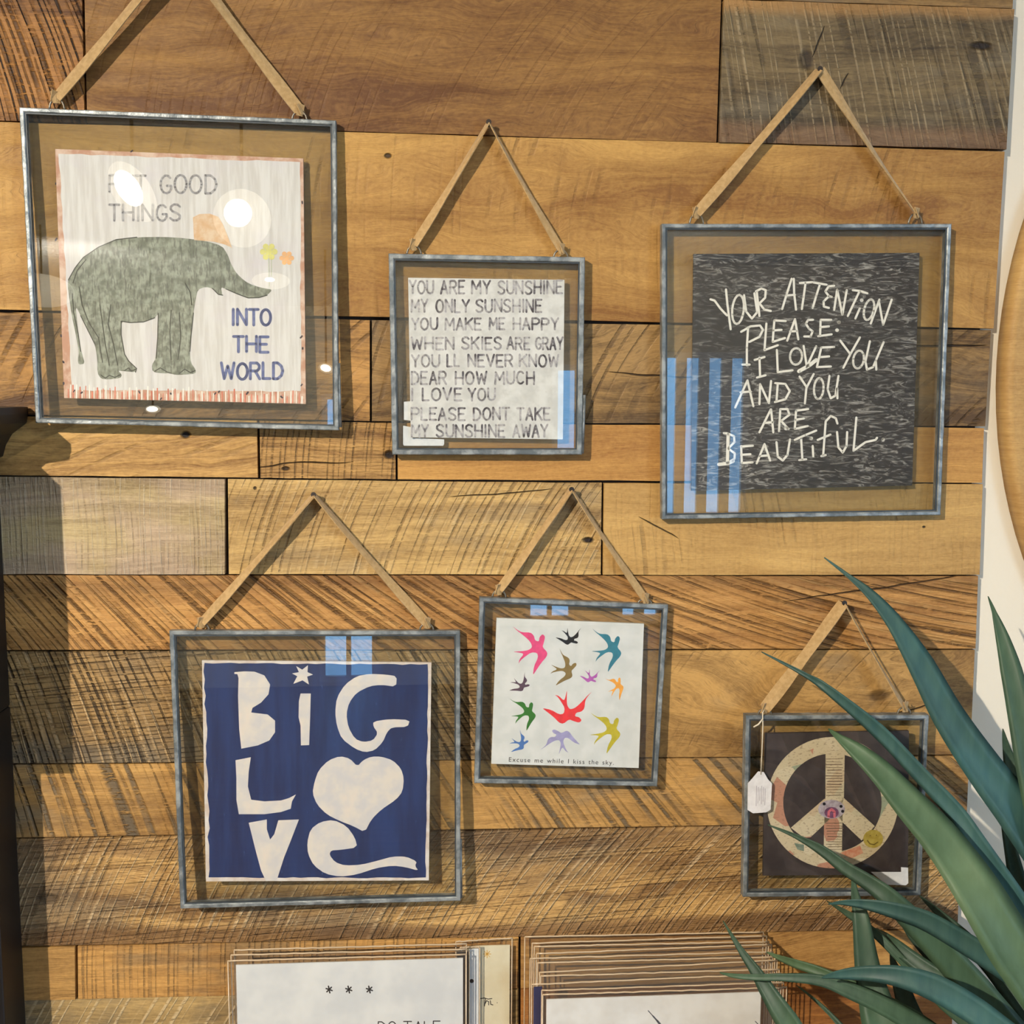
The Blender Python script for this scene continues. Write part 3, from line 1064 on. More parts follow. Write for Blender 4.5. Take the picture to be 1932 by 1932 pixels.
ln = [[C6(p) for p in q] for q in (
    [(150, 380), (200, 290), (260, 215), (370, 140), (500, 85), (650, 68)],
    [(185, 400), (215, 310), (280, 230)], [(230, 430), (250, 560), (300, 690), (370, 800), (400, 980)],
    [(380, 560), (400, 700), (420, 850), (450, 1000)], [(460, 560), (440, 700), (480, 850), (510, 1000)],
    [(535, 680), (535, 780), (560, 920), (590, 970), (648, 1025), (640, 1052)], [(390, 1075), (420, 1095), (450, 1075), (490, 1090), (530, 1070)],
    [(560, 1040), (590, 1020), (610, 1045), (640, 1030)], [(780, 1045), (820, 1020), (870, 1050), (900, 1060)], [(960, 1060), (1000, 1030), (1040, 1055), (1075, 1040)],
    [(806, 625), (802, 800), (790, 950)], [(1062, 620), (1047, 760), (1036, 900)], [(900, 600), (890, 760), (900, 960)], [(960, 620), (970, 800), (950, 960)],
    [(535, 680), (600, 690), (700, 685), (780, 655)], [(1300, 445), (1380, 480), (1460, 510), (1540, 508), (1600, 490)], [(1200, 440), (1245, 485), (1275, 490)],
    [(180, 480), (190, 620), (220, 760), (240, 900)], [(1000, 400), (1040, 470), (1050, 560)], [(240, 640), (290, 740), (345, 850)])]
lay(strokes_mesh(ln, 1.8, pl1, A1 + .0002), 'pencil_lines', M_pencil, b1)
M_hat = paper('peach blanket', (232, 186, 138), (244, 216, 182), 120)
hat = [(364, 410), (376, 404), (395, 403), (412, 409), (421, 424), (430, 446), (438, 468), (426, 462), (404, 456), (366, 453)]
lay(poly_mesh(hat, pl1, A1 + .00022), 'peach_blanket', M_hat, b1, label='peach blanket on the elephant head')
M_blue = paper('blue violet lettering', (86, 98, 150), (120, 130, 176), 150)
M_pale = paper('pale grey lettering', (168, 164, 164), (200, 196, 194), 150)
lay(strokes_mesh(word_strokes('INTO', 438, 511, 584, 613.5) + word_strokes('THE', 441, 506, 635, 664) + word_strokes('WORLD', 418, 533, 685, 715), 5.4, pl1, A1 + .0002), 'lettering', M_blue, b1, label='blue lettering')
lay(strokes_mesh(word_strokes('PUT', 207, 275, 331, 363) + word_strokes('GOOD', 302, 408, 331, 365) + word_strokes('THINGS', 206, 340, 386, 416), 4.4, pl1, A1 + .0002), 'lettering', M_pale, b1, label='pale grey lettering')


def flower(cx, cy, r0, col, nm):
    mb = MB()
    for k in range(6):
        a = k * math.pi / 3
        poly_mesh([(cx + .66 * r0 * math.cos(a) + .34 * r0 * math.cos(t * math.pi / 4), cy + .66 * r0 * math.sin(a) + .34 * r0 * math.sin(t * math.pi / 4)) for t in range(8)], pl1, A1 + .0002, mb)
    poly_mesh([(cx + .4 * r0 * math.cos(t * math.pi / 4), cy + .4 * r0 * math.sin(t * math.pi / 4)) for t in range(8)], pl1, A1 + .00022, mb)
    lay(mb, 'flower', simple(nm, srgb(*col), .7, var=.15), b1, label=nm)


flower(507, 475, 17, (214, 208, 128), 'yellow flower')
flower(541, 487, 14, (232, 178, 124), 'orange flower')
lay(strokes_mesh([[(507, 488), (508, 540)], [(512, 486), (512, 520)]], 1.2, pl1, A1 + .0002), 'stem', simple('flower stem', srgb(190, 196, 170), .8), b1)

# ================================================================== 2  sunshine
pl2 = tilted(918, 668, -0.0128, 0.6, -0.3)
M_paperw = paper('white distressed print', (214, 212, 206), (236, 234, 228), 70, extra=((1, 1, 1), 160, (190, 186, 180), .5, .6, .75))
f2, b2 = picture_frame(
    'small square metal frame with the sunshine song lyrics print', [(733, 478), (1104, 485), (1098, 858), (740, 858)], 0.0050,
    [(770, 524), (1065, 528), (1062, 829), (775, 825)], pl2, (922, 232), [(781, 464), (1058, 472)], M_paperw,
    'white board printed with nine lines of dark capitals', clasp=((1103, 745), (1099, 856)), tw=((-30, -66), (12, 84)), rw=.8,
    nail_label='dark nail holding the ribbon of the sunshine lyrics frame', seed=2)
rows = [
    ([('YOU', 250, 385), ('ARE', 415, 545), ('MY', 575, 680), ('SUNSHINE', 712, 1055)], 905, 982),
    ([('MY', 262, 355), ('ONLY', 390, 570), ('SUNSHINE', 598, 948)], 1003, 1078),
    ([('YOU', 262, 405), ('MAKE', 437, 632), ('ME', 668, 755), ('HAPPY', 792, 1035)], 1100, 1170),
    ([('WHEN', 262, 490), ('SKIES', 525, 738), ('ARE', 760, 885), ('GRAY', 908, 1058)], 1200, 1272),
    ([('YOU', 262, 415), ('LL', 448, 520), ('NEVER', 558, 795), ('KNOW', 825, 1035)], 1290, 1362),
    ([('DEAR', 262, 450), ('HOW', 492, 660), ('MUCH', 697, 908)], 1378, 1453),
    ([('I', 262, 278), ('LOVE', 318, 530), ('YOU', 558, 705)], 1465, 1538),
    ([('PLEASE', 262, 548), ('DONT', 585, 780), ('TAKE', 812, 990)], 1567, 1640),
    ([('MY', 262, 358), ('SUNSHINE', 392, 755), ('AWAY', 790, 978)], 1655, 1728)]


def fading_ink(name, c, fade, sc=26, lo=.42, hi=.62):
    t = NT(name)
    n = t.noise(t.coord(), sc, 3, .6)
    n2 = t.noise(t.coord(), sc * 9, 3, .6)
    f = t.math('ADD', t.math('MULTIPLY', t.ramp(n, lo, hi), .75), t.math('MULTIPLY', t.ramp(n2, .5, .7), .35), clamp=True)
    t.t.links.new(t.mix(f, srgb(*c), srgb(*fade)), t.b.inputs['Base Color'])
    t.b.inputs['Roughness'].default_value = .7
    return t.m


M_ink = fading_ink('faded stencil ink', (66, 60, 72), (190, 186, 186), 45, .40, .56)
for words, y0, y1 in rows:
    ss = []
    for (wd, x0, x1) in words:
        ss += word_strokes(wd, 680 + (x0 + 5) / 2.76, 680 + (x1 - 5) / 2.76, 200 + y0 / 2.76 + 2, 200 + y1 / 2.76 - 2, gap=.38)
    lay(strokes_mesh(ss, 3.9, pl2, A1), 'lettering', M_ink, b2)
M_stick = paper('white sticker paper', (222, 224, 224), (240, 240, 238), 90)
for pts in ([(762, 758), (776, 757), (776, 794), (762, 792)], [(760.5, 803), (776, 806), (776, 826), (838, 829), (838, 838), (836, 841), (762, 841), (760.5, 838)]):
    mb = MB(); mb.prism([pl2.at(x, y, -0.0070) for x, y in pts], -pl2.n * .0003); mb.build('sticker', M_stick, f2)['label'] = 'white price sticker showing behind the print'

# ================================================================== 3  chalkboard
pl3 = tilted(1520, 700, -0.0128, 0.2, 0.0)


def chalk_mat():
    t = NT('scrubbed chalkboard')
    v = t.coord()
    n = t.noise(t.vmul(v, (45, 1, 190)), 1, 6, .7, 2.2)
    n2 = t.noise(t.vmul(v, (9, 1, 12)), 1, 3, .5)
    f = t.math('MULTIPLY', t.ramp(n, .48, .68), t.ramp(n2, .22, .62))
    c = t.mix(t.ramp(n2, .35, .65), srgb(24, 20, 19), srgb(38, 34, 34))
    t.t.links.new(t.mix(f, c, srgb(160, 155, 146)), t.b.inputs['Base Color'])
    t.b.inputs['Roughness'].default_value = .7
    return t.m


f3, b3 = picture_frame(
    'large square metal frame with the black handwritten chalk print', [(1249, 422), (1796, 422), (1775, 972), (1249, 980)], 0.0042,
    [(1309, 479), (1735, 477), (1721, 916), (1305, 926)], pl3, (1546, 132), [(1314, 404), (1727, 404)], chalk_mat(),
    'black board with white hand lettering', ribbon_w=0.0095, tw=((-18, -55), (72, 8)), nail_y=-.009,
    nail_label='dark nail in the grey plank above the black handwritten print', seed=3)


def C5(p):
    return (1290 + p[0] / 4.2, 470 + p[1] / 4.2)


def ell(cx, cy, rx, ry, tilt=0, n=16):
    tt = math.radians(tilt)
    return [(cx + rx * math.cos(a) * math.cos(tt) - ry * math.sin(a) * math.sin(tt), cy + rx * math.cos(a) * math.sin(tt) + ry * math.sin(a) * math.cos(tt))
            for a in [2 * math.pi * k / n for k in range(n + 1)]]


hand = [
    [(212, 398), (245, 408), (290, 470), (342, 525)], [(335, 320), (345, 430), (372, 635)], ell(430, 478, 46, 116, 6),
    [(478, 365), (495, 495), (540, 550), (582, 500), (560, 350)], [(578, 330), (600, 530)], [(572, 335), (615, 312), (650, 325), (645, 385), (600, 430), (640, 480), (690, 490)],
    [(780, 475), (815, 360), (855, 235)], [(872, 235), (875, 350), (890, 480)], [(812, 368), (880, 362)],
    [(920, 268), (1020, 262)], [(965, 268), (950, 380), (936, 475)], [(1030, 265), (1132, 282)], [(1080, 275), (1050, 370), (1022, 465)],
    [(1192, 290), (1148, 295), (1122, 335), (1150, 372), (1172, 378)], [(1150, 374), (1108, 415), (1110, 455), (1150, 466)],
    [(1192, 482), (1216, 320)], [(1216, 320), (1257, 520)], [(1257, 520), (1292, 325)], [(1340, 325), (1400, 332), (1455, 350)], [(1390, 340), (1300, 530)],
    [(1395, 470), (1360, 550)], [(1410, 405)], ell(1468, 480, 38, 84, 14), [(1482, 590), (1550, 400)], [(1546, 410), (1580, 600)], [(1580, 600), (1648, 400)],
    [(510, 620), (500, 780), (500, 920)], [(465, 915), (522, 915)], [(455, 655), (530, 612), (605, 605), (628, 640), (600, 695), (520, 735)],
    [(655, 590), (640, 800), (745, 762)], [(718, 565), (705, 735)], [(718, 565), (808, 570)], [(712, 645), (775, 640)], [(705, 735), (802, 705)],
    [(820, 725), (882, 555), (908, 715)], [(842, 652), (900, 650)], [(1025, 560), (985, 562), (968, 590), (990, 628), (1022, 652), (1005, 692), (955, 692)],
    [(1085, 560), (1080, 690)], [(1085, 560), (1168, 560)], [(1085, 618), (1150, 612)], [(1065, 690), (1172, 675)], [(1230, 580)], [(1215, 642)],
    [(600, 860), (605, 1010)], [(562, 878), (640, 855)], [(580, 1018), (648, 1000)], [(738, 800), (745, 975), (862, 960)], ell(890, 850, 48, 66, 4),
    [(950, 768), (975, 930)], [(1050, 770), (972, 938)], {'w': 7, 'p': [(912, 968), (995, 922), (1050, 878)]},
    [(1090, 780), (1055, 935)], [(1090, 780), (1192, 775)], [(1080, 856), (1152, 850)], [(1055, 935), (1166, 930)],
    [(1240, 725), (1320, 832)], [(1396, 700), (1320, 832), (1265, 940)], ell(1385, 875, 42, 72, 10),
    [(1475, 730), (1440, 890), (1452, 955), (1500, 935), (1584, 738)], [(1522, 880), (1526, 955)],
    [(408, 1255), (505, 1040), (552, 1245)], [(450, 1135), (530, 1128)], [(600, 1228), (605, 1070), (675, 1220), (692, 1045)],
    [(745, 1065), (735, 1205)], [(725, 1062), (805, 1068), (840, 1125), (805, 1190), (722, 1212)],
    [(918, 1010), (975, 1095)], [(1030, 990), (972, 1100), (960, 1222)], ell(1070, 1105, 38, 84, 4), [(1155, 1005), (1140, 1110), (1165, 1182), (1202, 1160), (1226, 1005)], [(1215, 1100), (1218, 1182)],
    [(600, 1452), (690, 1270)], [(692, 1270), (710, 1452)], [(640, 1378), (706, 1372)], [(765, 1270), (755, 1442)], [(765, 1268), (822, 1268), (838, 1312), (772, 1362), (830, 1425)], {'w': 9, 'p': [(812, 1418)]},
    [(890, 1280), (880, 1425)], [(890, 1280), (986, 1268)], [(885, 1352), (952, 1342)], [(880, 1425), (982, 1402)],
    {'w': 6, 'p': [(352, 1468), (346, 1692)]}, [(318, 1458), (352, 1462), (398, 1482), (402, 1530), (352, 1580)], [(352, 1580), (404, 1618), (402, 1662), (350, 1692)], {'w': 6.5, 'p': [(278, 1706), (350, 1698), (392, 1680)]},
    [(455, 1560), (460, 1692)], [(455, 1565), (548, 1558)], [(455, 1630), (528, 1625)], [(460, 1695), (545, 1690)], [(578, 1698), (640, 1545), (685, 1675)], [(602, 1640), (665, 1635)],
    [(735, 1530), (745, 1645), (785, 1675), (822, 1630), (842, 1508)], [(880, 1512), (960, 1475), (1050, 1438)], [(930, 1498), (940, 1670)], [(915, 1672), (970, 1665)],
    [(1022, 1560), (1026, 1642)], [(1010, 1500)], [(1218, 1382), (1205, 1340), (1165, 1322), (1125, 1365), (1105, 1632)], [(1090, 1640), (1125, 1632)], [(1062, 1512), (1162, 1470)],
    [(1215, 1450), (1225, 1570), (1260, 1612), (1290, 1560), (1295, 1450)], [(1368, 1335), (1345, 1598)], [(1345, 1598), (1440, 1530), (1520, 1512), (1532, 1495)], [(1580, 1510)],
]
hs = []
for s_ in hand:
    if isinstance(s_, dict):
        hs.append({'w': s_['w'], 'p': [C5(p) for p in s_['p']]})
    elif len(s_) == 1:
        hs.append({'w': 7.2, 'p': [C5(s_[0])]})
    else:
        hs.append([C5(p) for p in s_])
M_chalk = simple('white chalk paint', srgb(232, 226, 212), .75, var=.03, vscale=120)
lay(strokes_mesh(hs, 4.1, pl3, A1), 'lettering', M_chalk, b3, label='white hand lettering')
sc_ = []
r = random.Random(5)
for k in range(26):
    x0, y0 = r.uniform(1312, 1690), r.choice([r.uniform(484, 520), r.uniform(862, 912), r.uniform(484, 912)])
    a, ln_ = r.uniform(-.35, .35), r.uniform(12, 44)
    sc_.append({'w': r.uniform(.5, 1.1), 'p': [(x0, y0), (x0 + ln_ / 2, y0 + a * ln_ / 2 + r.uniform(-2, 2)), (min(1722, x0 + ln_), y0 + a * ln_)]})
M_scr = simple('worn scratches', srgb(132, 126, 116), .8)
for q in sc_:
    lay(strokes_mesh([q], 1, pl3, A1 - .00004), 'chalk_scratch', M_scr, b3)

# ================================================================== 4  big love
pl4 = tilted(594, 1450, -0.0185, 3.2, 0.5)
f4, b4 = picture_frame(
    'large square metal frame with the blue big love print', [(319, 1190), (868, 1190), (869, 1700), (340, 1715)], 0.0044,
    [(381, 1246), (814, 1250), (809, 1661), (388.5, 1663)], pl4, (592, 934), [(381, 1176), (805, 1177)],
    paper('cream distressed edge', (222, 202, 186), (240, 230, 220), 80), 'navy blue board with cream cut-out letters, star and heart',
    clasp=((868.5, 1585), (869.5, 1696)), tw=((-32, -68), (12, 84)), lw=1.1, nail_y=-.009,
    nail_label='dark nail holding the ribbon of the blue big love frame', seed=4)
r = random.Random(9)
edge = []
fc = [(386, 1251), (808, 1254), (803, 1656), (396, 1656)]
for i in range(4):
    (x0, y0), (x1, y1) = fc[i], fc[(i + 1) % 4]
    for k in range(26):
        t = k / 26
        ex = 1.0 if i != 3 else 2.2
        edge.append((x0 + (x1 - x0) * t + r.uniform(-1.2, 1.2) * ex, y0 + (y1 - y0) * t + r.uniform(-1.1, 1.1)))
M_navy = paper('brushed navy paint', (12, 34, 84), (24, 52, 108), 90, (1, 1, .12), .3, .7, .6, extra=((1, 1, .3), 300, (92, 116, 166), .6, .66, .8))
lay(poly_mesh(edge, pl4, A1), 'painted_field', M_navy, b4, label='navy blue paint')


def C7(p):
    return (300 + p[0] / 3.22, 1220 + p[1] / 3.22)


L7 = {
    'letter B': [(458, 155), (520, 150), (580, 152), (640, 175), (675, 230), (665, 290), (620, 340), (568, 372), (560, 400), (600, 405), (660, 412), (705, 450), (705, 520), (670, 570), (600, 600), (500, 620), (487, 500), (480, 300), (483, 190), (476, 167), (458, 166)],
    'star': [(833, 118), (870, 140), (905, 113), (902, 155), (936, 170), (900, 182), (911, 230), (872, 205), (816, 226), (840, 180), (808, 163), (850, 155)],
    'letter i': [(860, 285), (922, 285), (918, 430), (912, 598), (862, 600), (860, 480), (848, 430), (850, 330)],
    'letter G': [(1445, 180), (1440, 244), (1350, 232), (1280, 240), (1200, 280), (1155, 340), (1138, 410), (1150, 490), (1190, 560), (1240, 580), (1300, 570), (1330, 525), (1302, 485), (1302, 455), (1400, 440), (1525, 445), (1510, 488), (1415, 490), (1385, 520), (1360, 580), (1310, 630), (1250, 642), (1190, 620), (1110, 560), (1080, 480), (1070, 400), (1080, 310), (1130, 230), (1200, 180), (1280, 165), (1380, 170)],
    'letter L': [(465, 690), (558, 672), (545, 760), (540, 850), (560, 930), (640, 940), (740, 935), (790, 920), (832, 898), (808, 940), (800, 985), (740, 1005), (640, 1018), (485, 1018), (470, 930), (470, 800)],
    'heart': [(1205, 728), (1160, 680), (1100, 665), (1030, 690), (970, 750), (945, 820), (932, 890), (960, 960), (1020, 1020), (1100, 1060), (1180, 1090), (1250, 1128), (1290, 1050), (1350, 990), (1440, 930), (1480, 880), (1488, 800), (1470, 740), (1420, 690), (1350, 668), (1290, 668), (1240, 690)],
    'letter v': [(545, 1070), (655, 1050), (655, 1110), (675, 1172), (700, 1140), (725, 1055), (850, 1050), (800, 1180), (760, 1280), (715, 1420), (650, 1425), (620, 1360), (590, 1250), (565, 1150)],
    'letter e': [(1205, 1220), (1190, 1160), (1140, 1090), (1060, 1052), (980, 1065), (920, 1110), (900, 1190), (905, 1260), (940, 1330), (1010, 1380), (1100, 1398), (1200, 1385), (1320, 1345), (1420, 1330), (1500, 1340), (1577, 1362), (1555, 1332), (1567, 1305), (1500, 1275), (1420, 1275), (1330, 1300), (1230, 1325), (1130, 1330), (1070, 1310), (1035, 1265), (1045, 1238), (1100, 1235)],
}
M_creamp = paper('cream letter paint', (222, 216, 214), (240, 228, 214), 60, extra=((1, 1, 1), 35, (226, 206, 190), .6, .55, .75))
for nm, pts in L7.items():
    pp = [C7(p) for p in pts]
    if nm in ('heart', 'letter e', 'letter G'):
        pp = smooth_closed(pp)
    name = nm.split()[0]
    lay(poly_mesh(pp, pl4, A1 + .0001), name, M_creamp, b4, label='cream painted ' + nm)

# ================================================================== 5  swallows
pl5 = tilted(1075, 1305, -0.0138, 1.5, 0.5)
f5, b5 = picture_frame(
    'small square metal frame with the colourful swallows print', [(905, 1127), (1261, 1141), (1240, 1484), (895, 1478)], 0.0045,
    [(937, 1166), (1215, 1177), (1205, 1449), (927, 1441)], pl5, (1078, 924), [(942, 1114), (1217, 1131)],
    paper('ivory print board', (228, 228, 222), (242, 240, 234), 50), 'ivory board with twelve coloured swallows and a line of small type',
    tw=((-30, -66), (15, 82)), rw=.85, nail_label='dark nail holding the ribbon of the swallows frame', seed=5)
SW = [(290, 130), (345, 175), (400, 205), (500, 205), (540, 240), (555, 300), (600, 312), (605, 260), (640, 222), (672, 252), (655, 330), (640, 375), (700, 440), (690, 490),
      (630, 560), (565, 660), (532, 712), (545, 600), (592, 500), (580, 445), (510, 440), (430, 500), (385, 540), (365, 578), (375, 525), (425, 462), (395, 447), (290, 435),
      (400, 428), (480, 415), (522, 380), (508, 330), (470, 285), (400, 225), (345, 185)]
BA, BB, BH = (290, 130), (532, 712), (640, 222)
birds = [('pink', (225, 72, 122), (290, 130), (532, 712), (645, 225)), ('black', (22, 20, 20), (1105, 150), (795, 265), (1065, 325)),
         ('teal', (52, 122, 140), (1225, 155), (1410, 680), (1532, 245)), ('olive brown', (132, 108, 58), (845, 390), (795, 835), (1038, 562)),
         ('dark plum', (84, 62, 76), (440, 670), (250, 890), (495, 820)), ('magenta', (176, 92, 170), (1325, 650), (1080, 715), (1278, 782)),
         ('orange', (236, 160, 62), (1375, 745), (1550, 1010), (1545, 735)), ('green', (48, 112, 34), (250, 980), (455, 1370), (512, 1025)),
         ('red', (228, 50, 54), (1232, 900), (640, 1095), (1108, 1240)), ('yellow green', (188, 172, 40), (1205, 1145), (1395, 1640), (1520, 1205)),
         ('blue', (72, 112, 172), (380, 1340), (270, 1615), (478, 1475)), ('lavender', (158, 152, 190), (610, 1590), (1090, 1530), (755, 1362))]
e1 = (BB[0] - BA[0], BB[1] - BA[1]); e2 = (BH[0] - BA[0], BH[1] - BA[1])
det = e1[0] * e2[1] - e1[1] * e2[0]
for nm, colr, a, b_, hd in birds:
    pts = []
    for (x, y) in smooth_closed(SW):
        dx, dy = x - BA[0], y - BA[1]
        u = (dx * e2[1] - dy * e2[0]) / det
        vv = (e1[0] * dy - e1[1] * dx) / det
        X = a[0] + u * (b_[0] - a[0]) + vv * (hd[0] - a[0])
        Y = a[1] + u * (b_[1] - a[1]) + vv * (hd[1] - a[1])
        pts.append((920 + X / 6.232, 1160 + Y / 6.232))
    lay(poly_mesh(pts, pl5, A1), 'swallow', simple(nm + ' swallow ink', srgb(*colr), .7, var=.12, vscale=150), b5, label=nm + ' swallow')


def font_mesh(text, px0, py0, px1, py1, pl, off, mat, parent, squash=1.0, bold=0.012):
    """built-in font laid on a plane; baseline runs from photo point 0 to photo point 1"""
    cu_ = bpy.data.curves.new('lettering', 'FONT')
    cu_.body = text
    cu_.size = 1
    cu_.offset = bold
    cu_.space_character = 1.22
    cu_.space_word = 1.3
    ob = bpy.data.objects.new('tmp', cu_)
    C.objects.link(ob)
    bpy.context.view_layer.update()
    me = bpy.data.meshes.new_from_object(ob.evaluated_get(bpy.context.evaluated_depsgraph_get()))
    a, b_ = pl.at(px0, py0, off), pl.at(px1, py1, off)
    ex = (b_ - a)
    xs_ = [v.co.x for v in me.vertices]
    k = ex.length / (max(xs_) - min(xs_))
    ex.normalize()
    up = ex.cross(-pl.n) * -1
    if up.z < 0:
        up = -up
    mb = MB()
    mb.v = [a + ex * ((v.co.x - min(xs_)) * k) + up * (v.co.y * k * squash) for v in me.vertices]
    mb.f = [tuple(p.vertices) for p in me.polygons]
    bpy.data.objects.remove(ob)
    return lay(mb, 'lettering', mat, parent)


M_inkb = simple('small dark type', srgb(36, 32, 32), .7)
font_mesh('Excuse me while I kiss the sky.', 960, 1437, 1158, 1443, pl5, A1, M_inkb, b5, squash=1.0, bold=0.0)

# ================================================================== 6  peace
pl6 = tilted(1577, 1520, -0.0205, 0.0, 0.0)
f6, b6 = picture_frame(
    'small square metal frame with the collage peace sign, partly behind the plant', [(1407, 1350), (1753, 1349), (1737, 1690), (1402, 1693)], 0.0045,
    [(1444, 1384), (1715, 1379), (1713, 1650), (1440, 1652)], pl6, (1592, 1138), [(1443, 1338), (1706, 1335)],
    paper('dark umber board', (58, 46, 44), (78, 66, 62), 40), 'dark brown board with a paper collage peace sign', clasp=((1737.5, 1600), (1737, 1688)), ribbon_w=.0095, tw=((-25, -50), (55, 80)), lw=1.2,
    nail_y=-.014, nail_label='dark nail holding the ribbon of the peace sign frame', seed=6)


def C8(p):
    return (1430 + p[0] / 6.44, 1370 + p[1] / 6.44)


def collage():
    t = NT('paper collage')
    v = t.coord()
    vo = t.n('ShaderNodeTexVoronoi')
    t.put(vo.inputs['Vector'], v)
    vo.inputs['Scale'].default_value = 55
    cm = t.n('ShaderNodeSeparateColor')
    t.t.links.new(vo.outputs['Color'], cm.inputs[0])
    c = t.mix(cm.outputs[0], srgb(196, 176, 140), srgb(212, 196, 164))
    c = t.mix(t.ramp(cm.outputs[1], .78, .8), c, srgb(188, 134, 108))
    c = t.mix(t.ramp(cm.outputs[2], .86, .88), c, srgb(150, 156, 128))
    n = t.noise(t.vmul(v, (260, 1, 700)), 1, 3)
    c = t.mix(t.math('MULTIPLY', t.ramp(n, .55, .65), .55), c, srgb(120, 96, 78))
    t.t.links.new(c, t.b.inputs['Base Color'])
    t.b.inputs['Roughness'].default_value = .75
    return t.m


M_col = collage()
cx, cz, Ro, Ri = 905, 930, 798, 598
mb = MB()
for k in range(64):
    a0, a1 = 2 * math.pi * k / 64, 2 * math.pi * (k + 1) / 64
    q = [(cx + Ro * math.cos(a0), cz + Ro * math.sin(a0)), (cx + Ro * math.cos(a1), cz + Ro * math.sin(a1)), (cx + Ri * math.cos(a1), cz + Ri * math.sin(a1)), (cx + Ri * math.cos(a0), cz + Ri * math.sin(a0))]
    mb.quad(*[pl6.at(*C8(p), A1) for p in q])
lay(mb, 'peace_ring', M_col, b6)
for pts, nm in (([(822, 300), (1055, 300), (1045, 860), (1030, 960), (1020, 1560), (800, 1560), (805, 960), (820, 860)], 'peace_bar'),
                ([(810, 880), (400, 1235), (560, 1360), (640, 1350), (810, 1190), (900, 1100)], 'peace_arm'),
                ([(1035, 865), (1420, 1215), (1260, 1390), (1030, 1170), (950, 1050)], 'peace_arm')):
    lay(poly_mesh([C8(p) for p in pts], pl6, A1 + .00006), nm, M_col, b6)
r = random.Random(4)
M_pl = simple('brown printed lines', srgb(112, 88, 70), .8, var=.2)
for y in list(range(400, 860, 34)) + list(range(1180, 1520, 32)):
    q = {'w': r.uniform(.8, 1.7), 'p': [C8((830 + r.uniform(-6, 20), y)), C8((1040 - r.uniform(0, 30), y + r.uniform(-6, 6)))]}
    lay(strokes_mesh([q], 1.2, pl6, A1 + .0001), 'printed_line', M_pl, b6)
lay(poly_mesh([C8(p) for p in ell(895, 1010, 165, 115)], pl6, A1 + .0001), 'paper_patch', paper('lilac scrap', (168, 150, 158), (206, 194, 200), 200), b6)
lay(poly_mesh([C8(p) for p in ell(895, 1050, 88, 68)], pl6, A1 + .00014), 'paper_patch', simple('plum scrap', srgb(112, 70, 98), .7, var=.3, vscale=200), b6)
lay(strokes_mesh([[C8(p) for p in [(858, 1100), (860, 1040), (895, 1010), (930, 1040), (930, 1100)]]], 4.6, pl6, A1 + .00018), 'paper_patch', simple('rose scrap', srgb(214, 112, 124), .7), b6)
lay(strokes_mesh([[C8((805, 945))], [C8((1010, 975))], [C8((1030, 1035))]], 6, pl6, A1 + .00018), 'printed_dots', simple('dark dots', srgb(46, 40, 48), .7), b6)
lay(poly_mesh([C8(p) for p in ell(1400, 1370, 122, 112)], pl6, A1 + .0001), 'yellow_disc', paper('yellow disc', (176, 150, 56), (204, 180, 84), 150), b6)
lay(strokes_mesh([[C8((1365, 1330))], [C8((1440, 1325))], [C8(p) for p in [(1330, 1390), (1360, 1430), (1410, 1440), (1455, 1410)]]], 2.2, pl6, A1 + .00014), 'disc_marks', simple('olive marks', srgb(118, 98, 34), .7), b6)
lay(poly_mesh([C8(p) for p in [(1000, 1540), (1240, 1450), (1280, 1540), (1130, 1610)]], pl6, A1 + .0001), 'paper_patch', paper('orange scrap', (214, 128, 92), (226, 168, 132), 200), b6)
lay(poly_mesh([C8(p) for p in [(440, 1420), (560, 1440), (560, 1520), (480, 1500)]], pl6, A1 + .0001), 'paper_patch', paper('green grey scrap', (112, 130, 112), (150, 160, 138), 200), b6)
mb = MB(); mb.prism([pl6.at(x, y, -0.0019) for x, y in [(1643, 1645), (1700, 1645), (1700, 1636), (1713, 1637), (1713.5, 1666), (1709, 1670), (1672, 1669)]], pl6.n * .0003)
mb.build('sticker', M_stick, f6)['label'] = 'white sticker on the lower right of the glass'

# price tag hanging in front of the peace frame
pt = tilted(1434, 1495, -0.0225, 0, 0)


def C2(p):
    return (1360 + p[0] / 3.378, 1300 + p[1] / 3.378)


tagp = [C2(p) for p in [(172, 602), (205, 565), (238, 525), (275, 530), (300, 575), (326, 602), (318, 768), (290, 786), (205, 792), (170, 770)]]
M_tag = paper('white card tag', (228, 224, 222), (246, 242, 240), 90)
tg = thing('price_tag', 'white scalloped paper price tag hanging in front of the peace sign frame', 'price tag', pt.at(1434, 1534))
mb = MB(); mb.prism([pt.at(x, y) for x, y in tagp], (0, .0004, 0)); tcard = mb.build('tag_card', M_tag, tg)
lns = [{'w': .9, 'p': [C2((228 + k * 11, 618 + (k % 3) * 8)), C2((228 + k * 11 - 3, 745 - (k * 17) % 40))]} for k in range(6)]
mb = strokes_mesh(lns, .9, pt, .0001)
o = mb.build('small_print', simple('tag ink', srgb(150, 142, 148), .8), tg, recalc=False)
mb = MB(); mb.tube([pt.at(*C2((255, 545)), .0004), pt.at(*C2((262, 400)), .0008), pt.at(*C2((268, 230)), .001), pt.at(*C2((266, 150)), .0005), pt.at(*C2((280, 128)), -.006)], .00055, 6)
mb.tube([pt.at(*C2((268, 190)), .001), pt.at(*C2((240, 225)), .0014), pt.at(*C2((208, 243)), .001)], .0008, 6)
mb.build('string', simple('white string', srgb(214, 202, 178), .9, var=.1), tg, smooth=True)['label'] = 'pale string tied round the top rail'

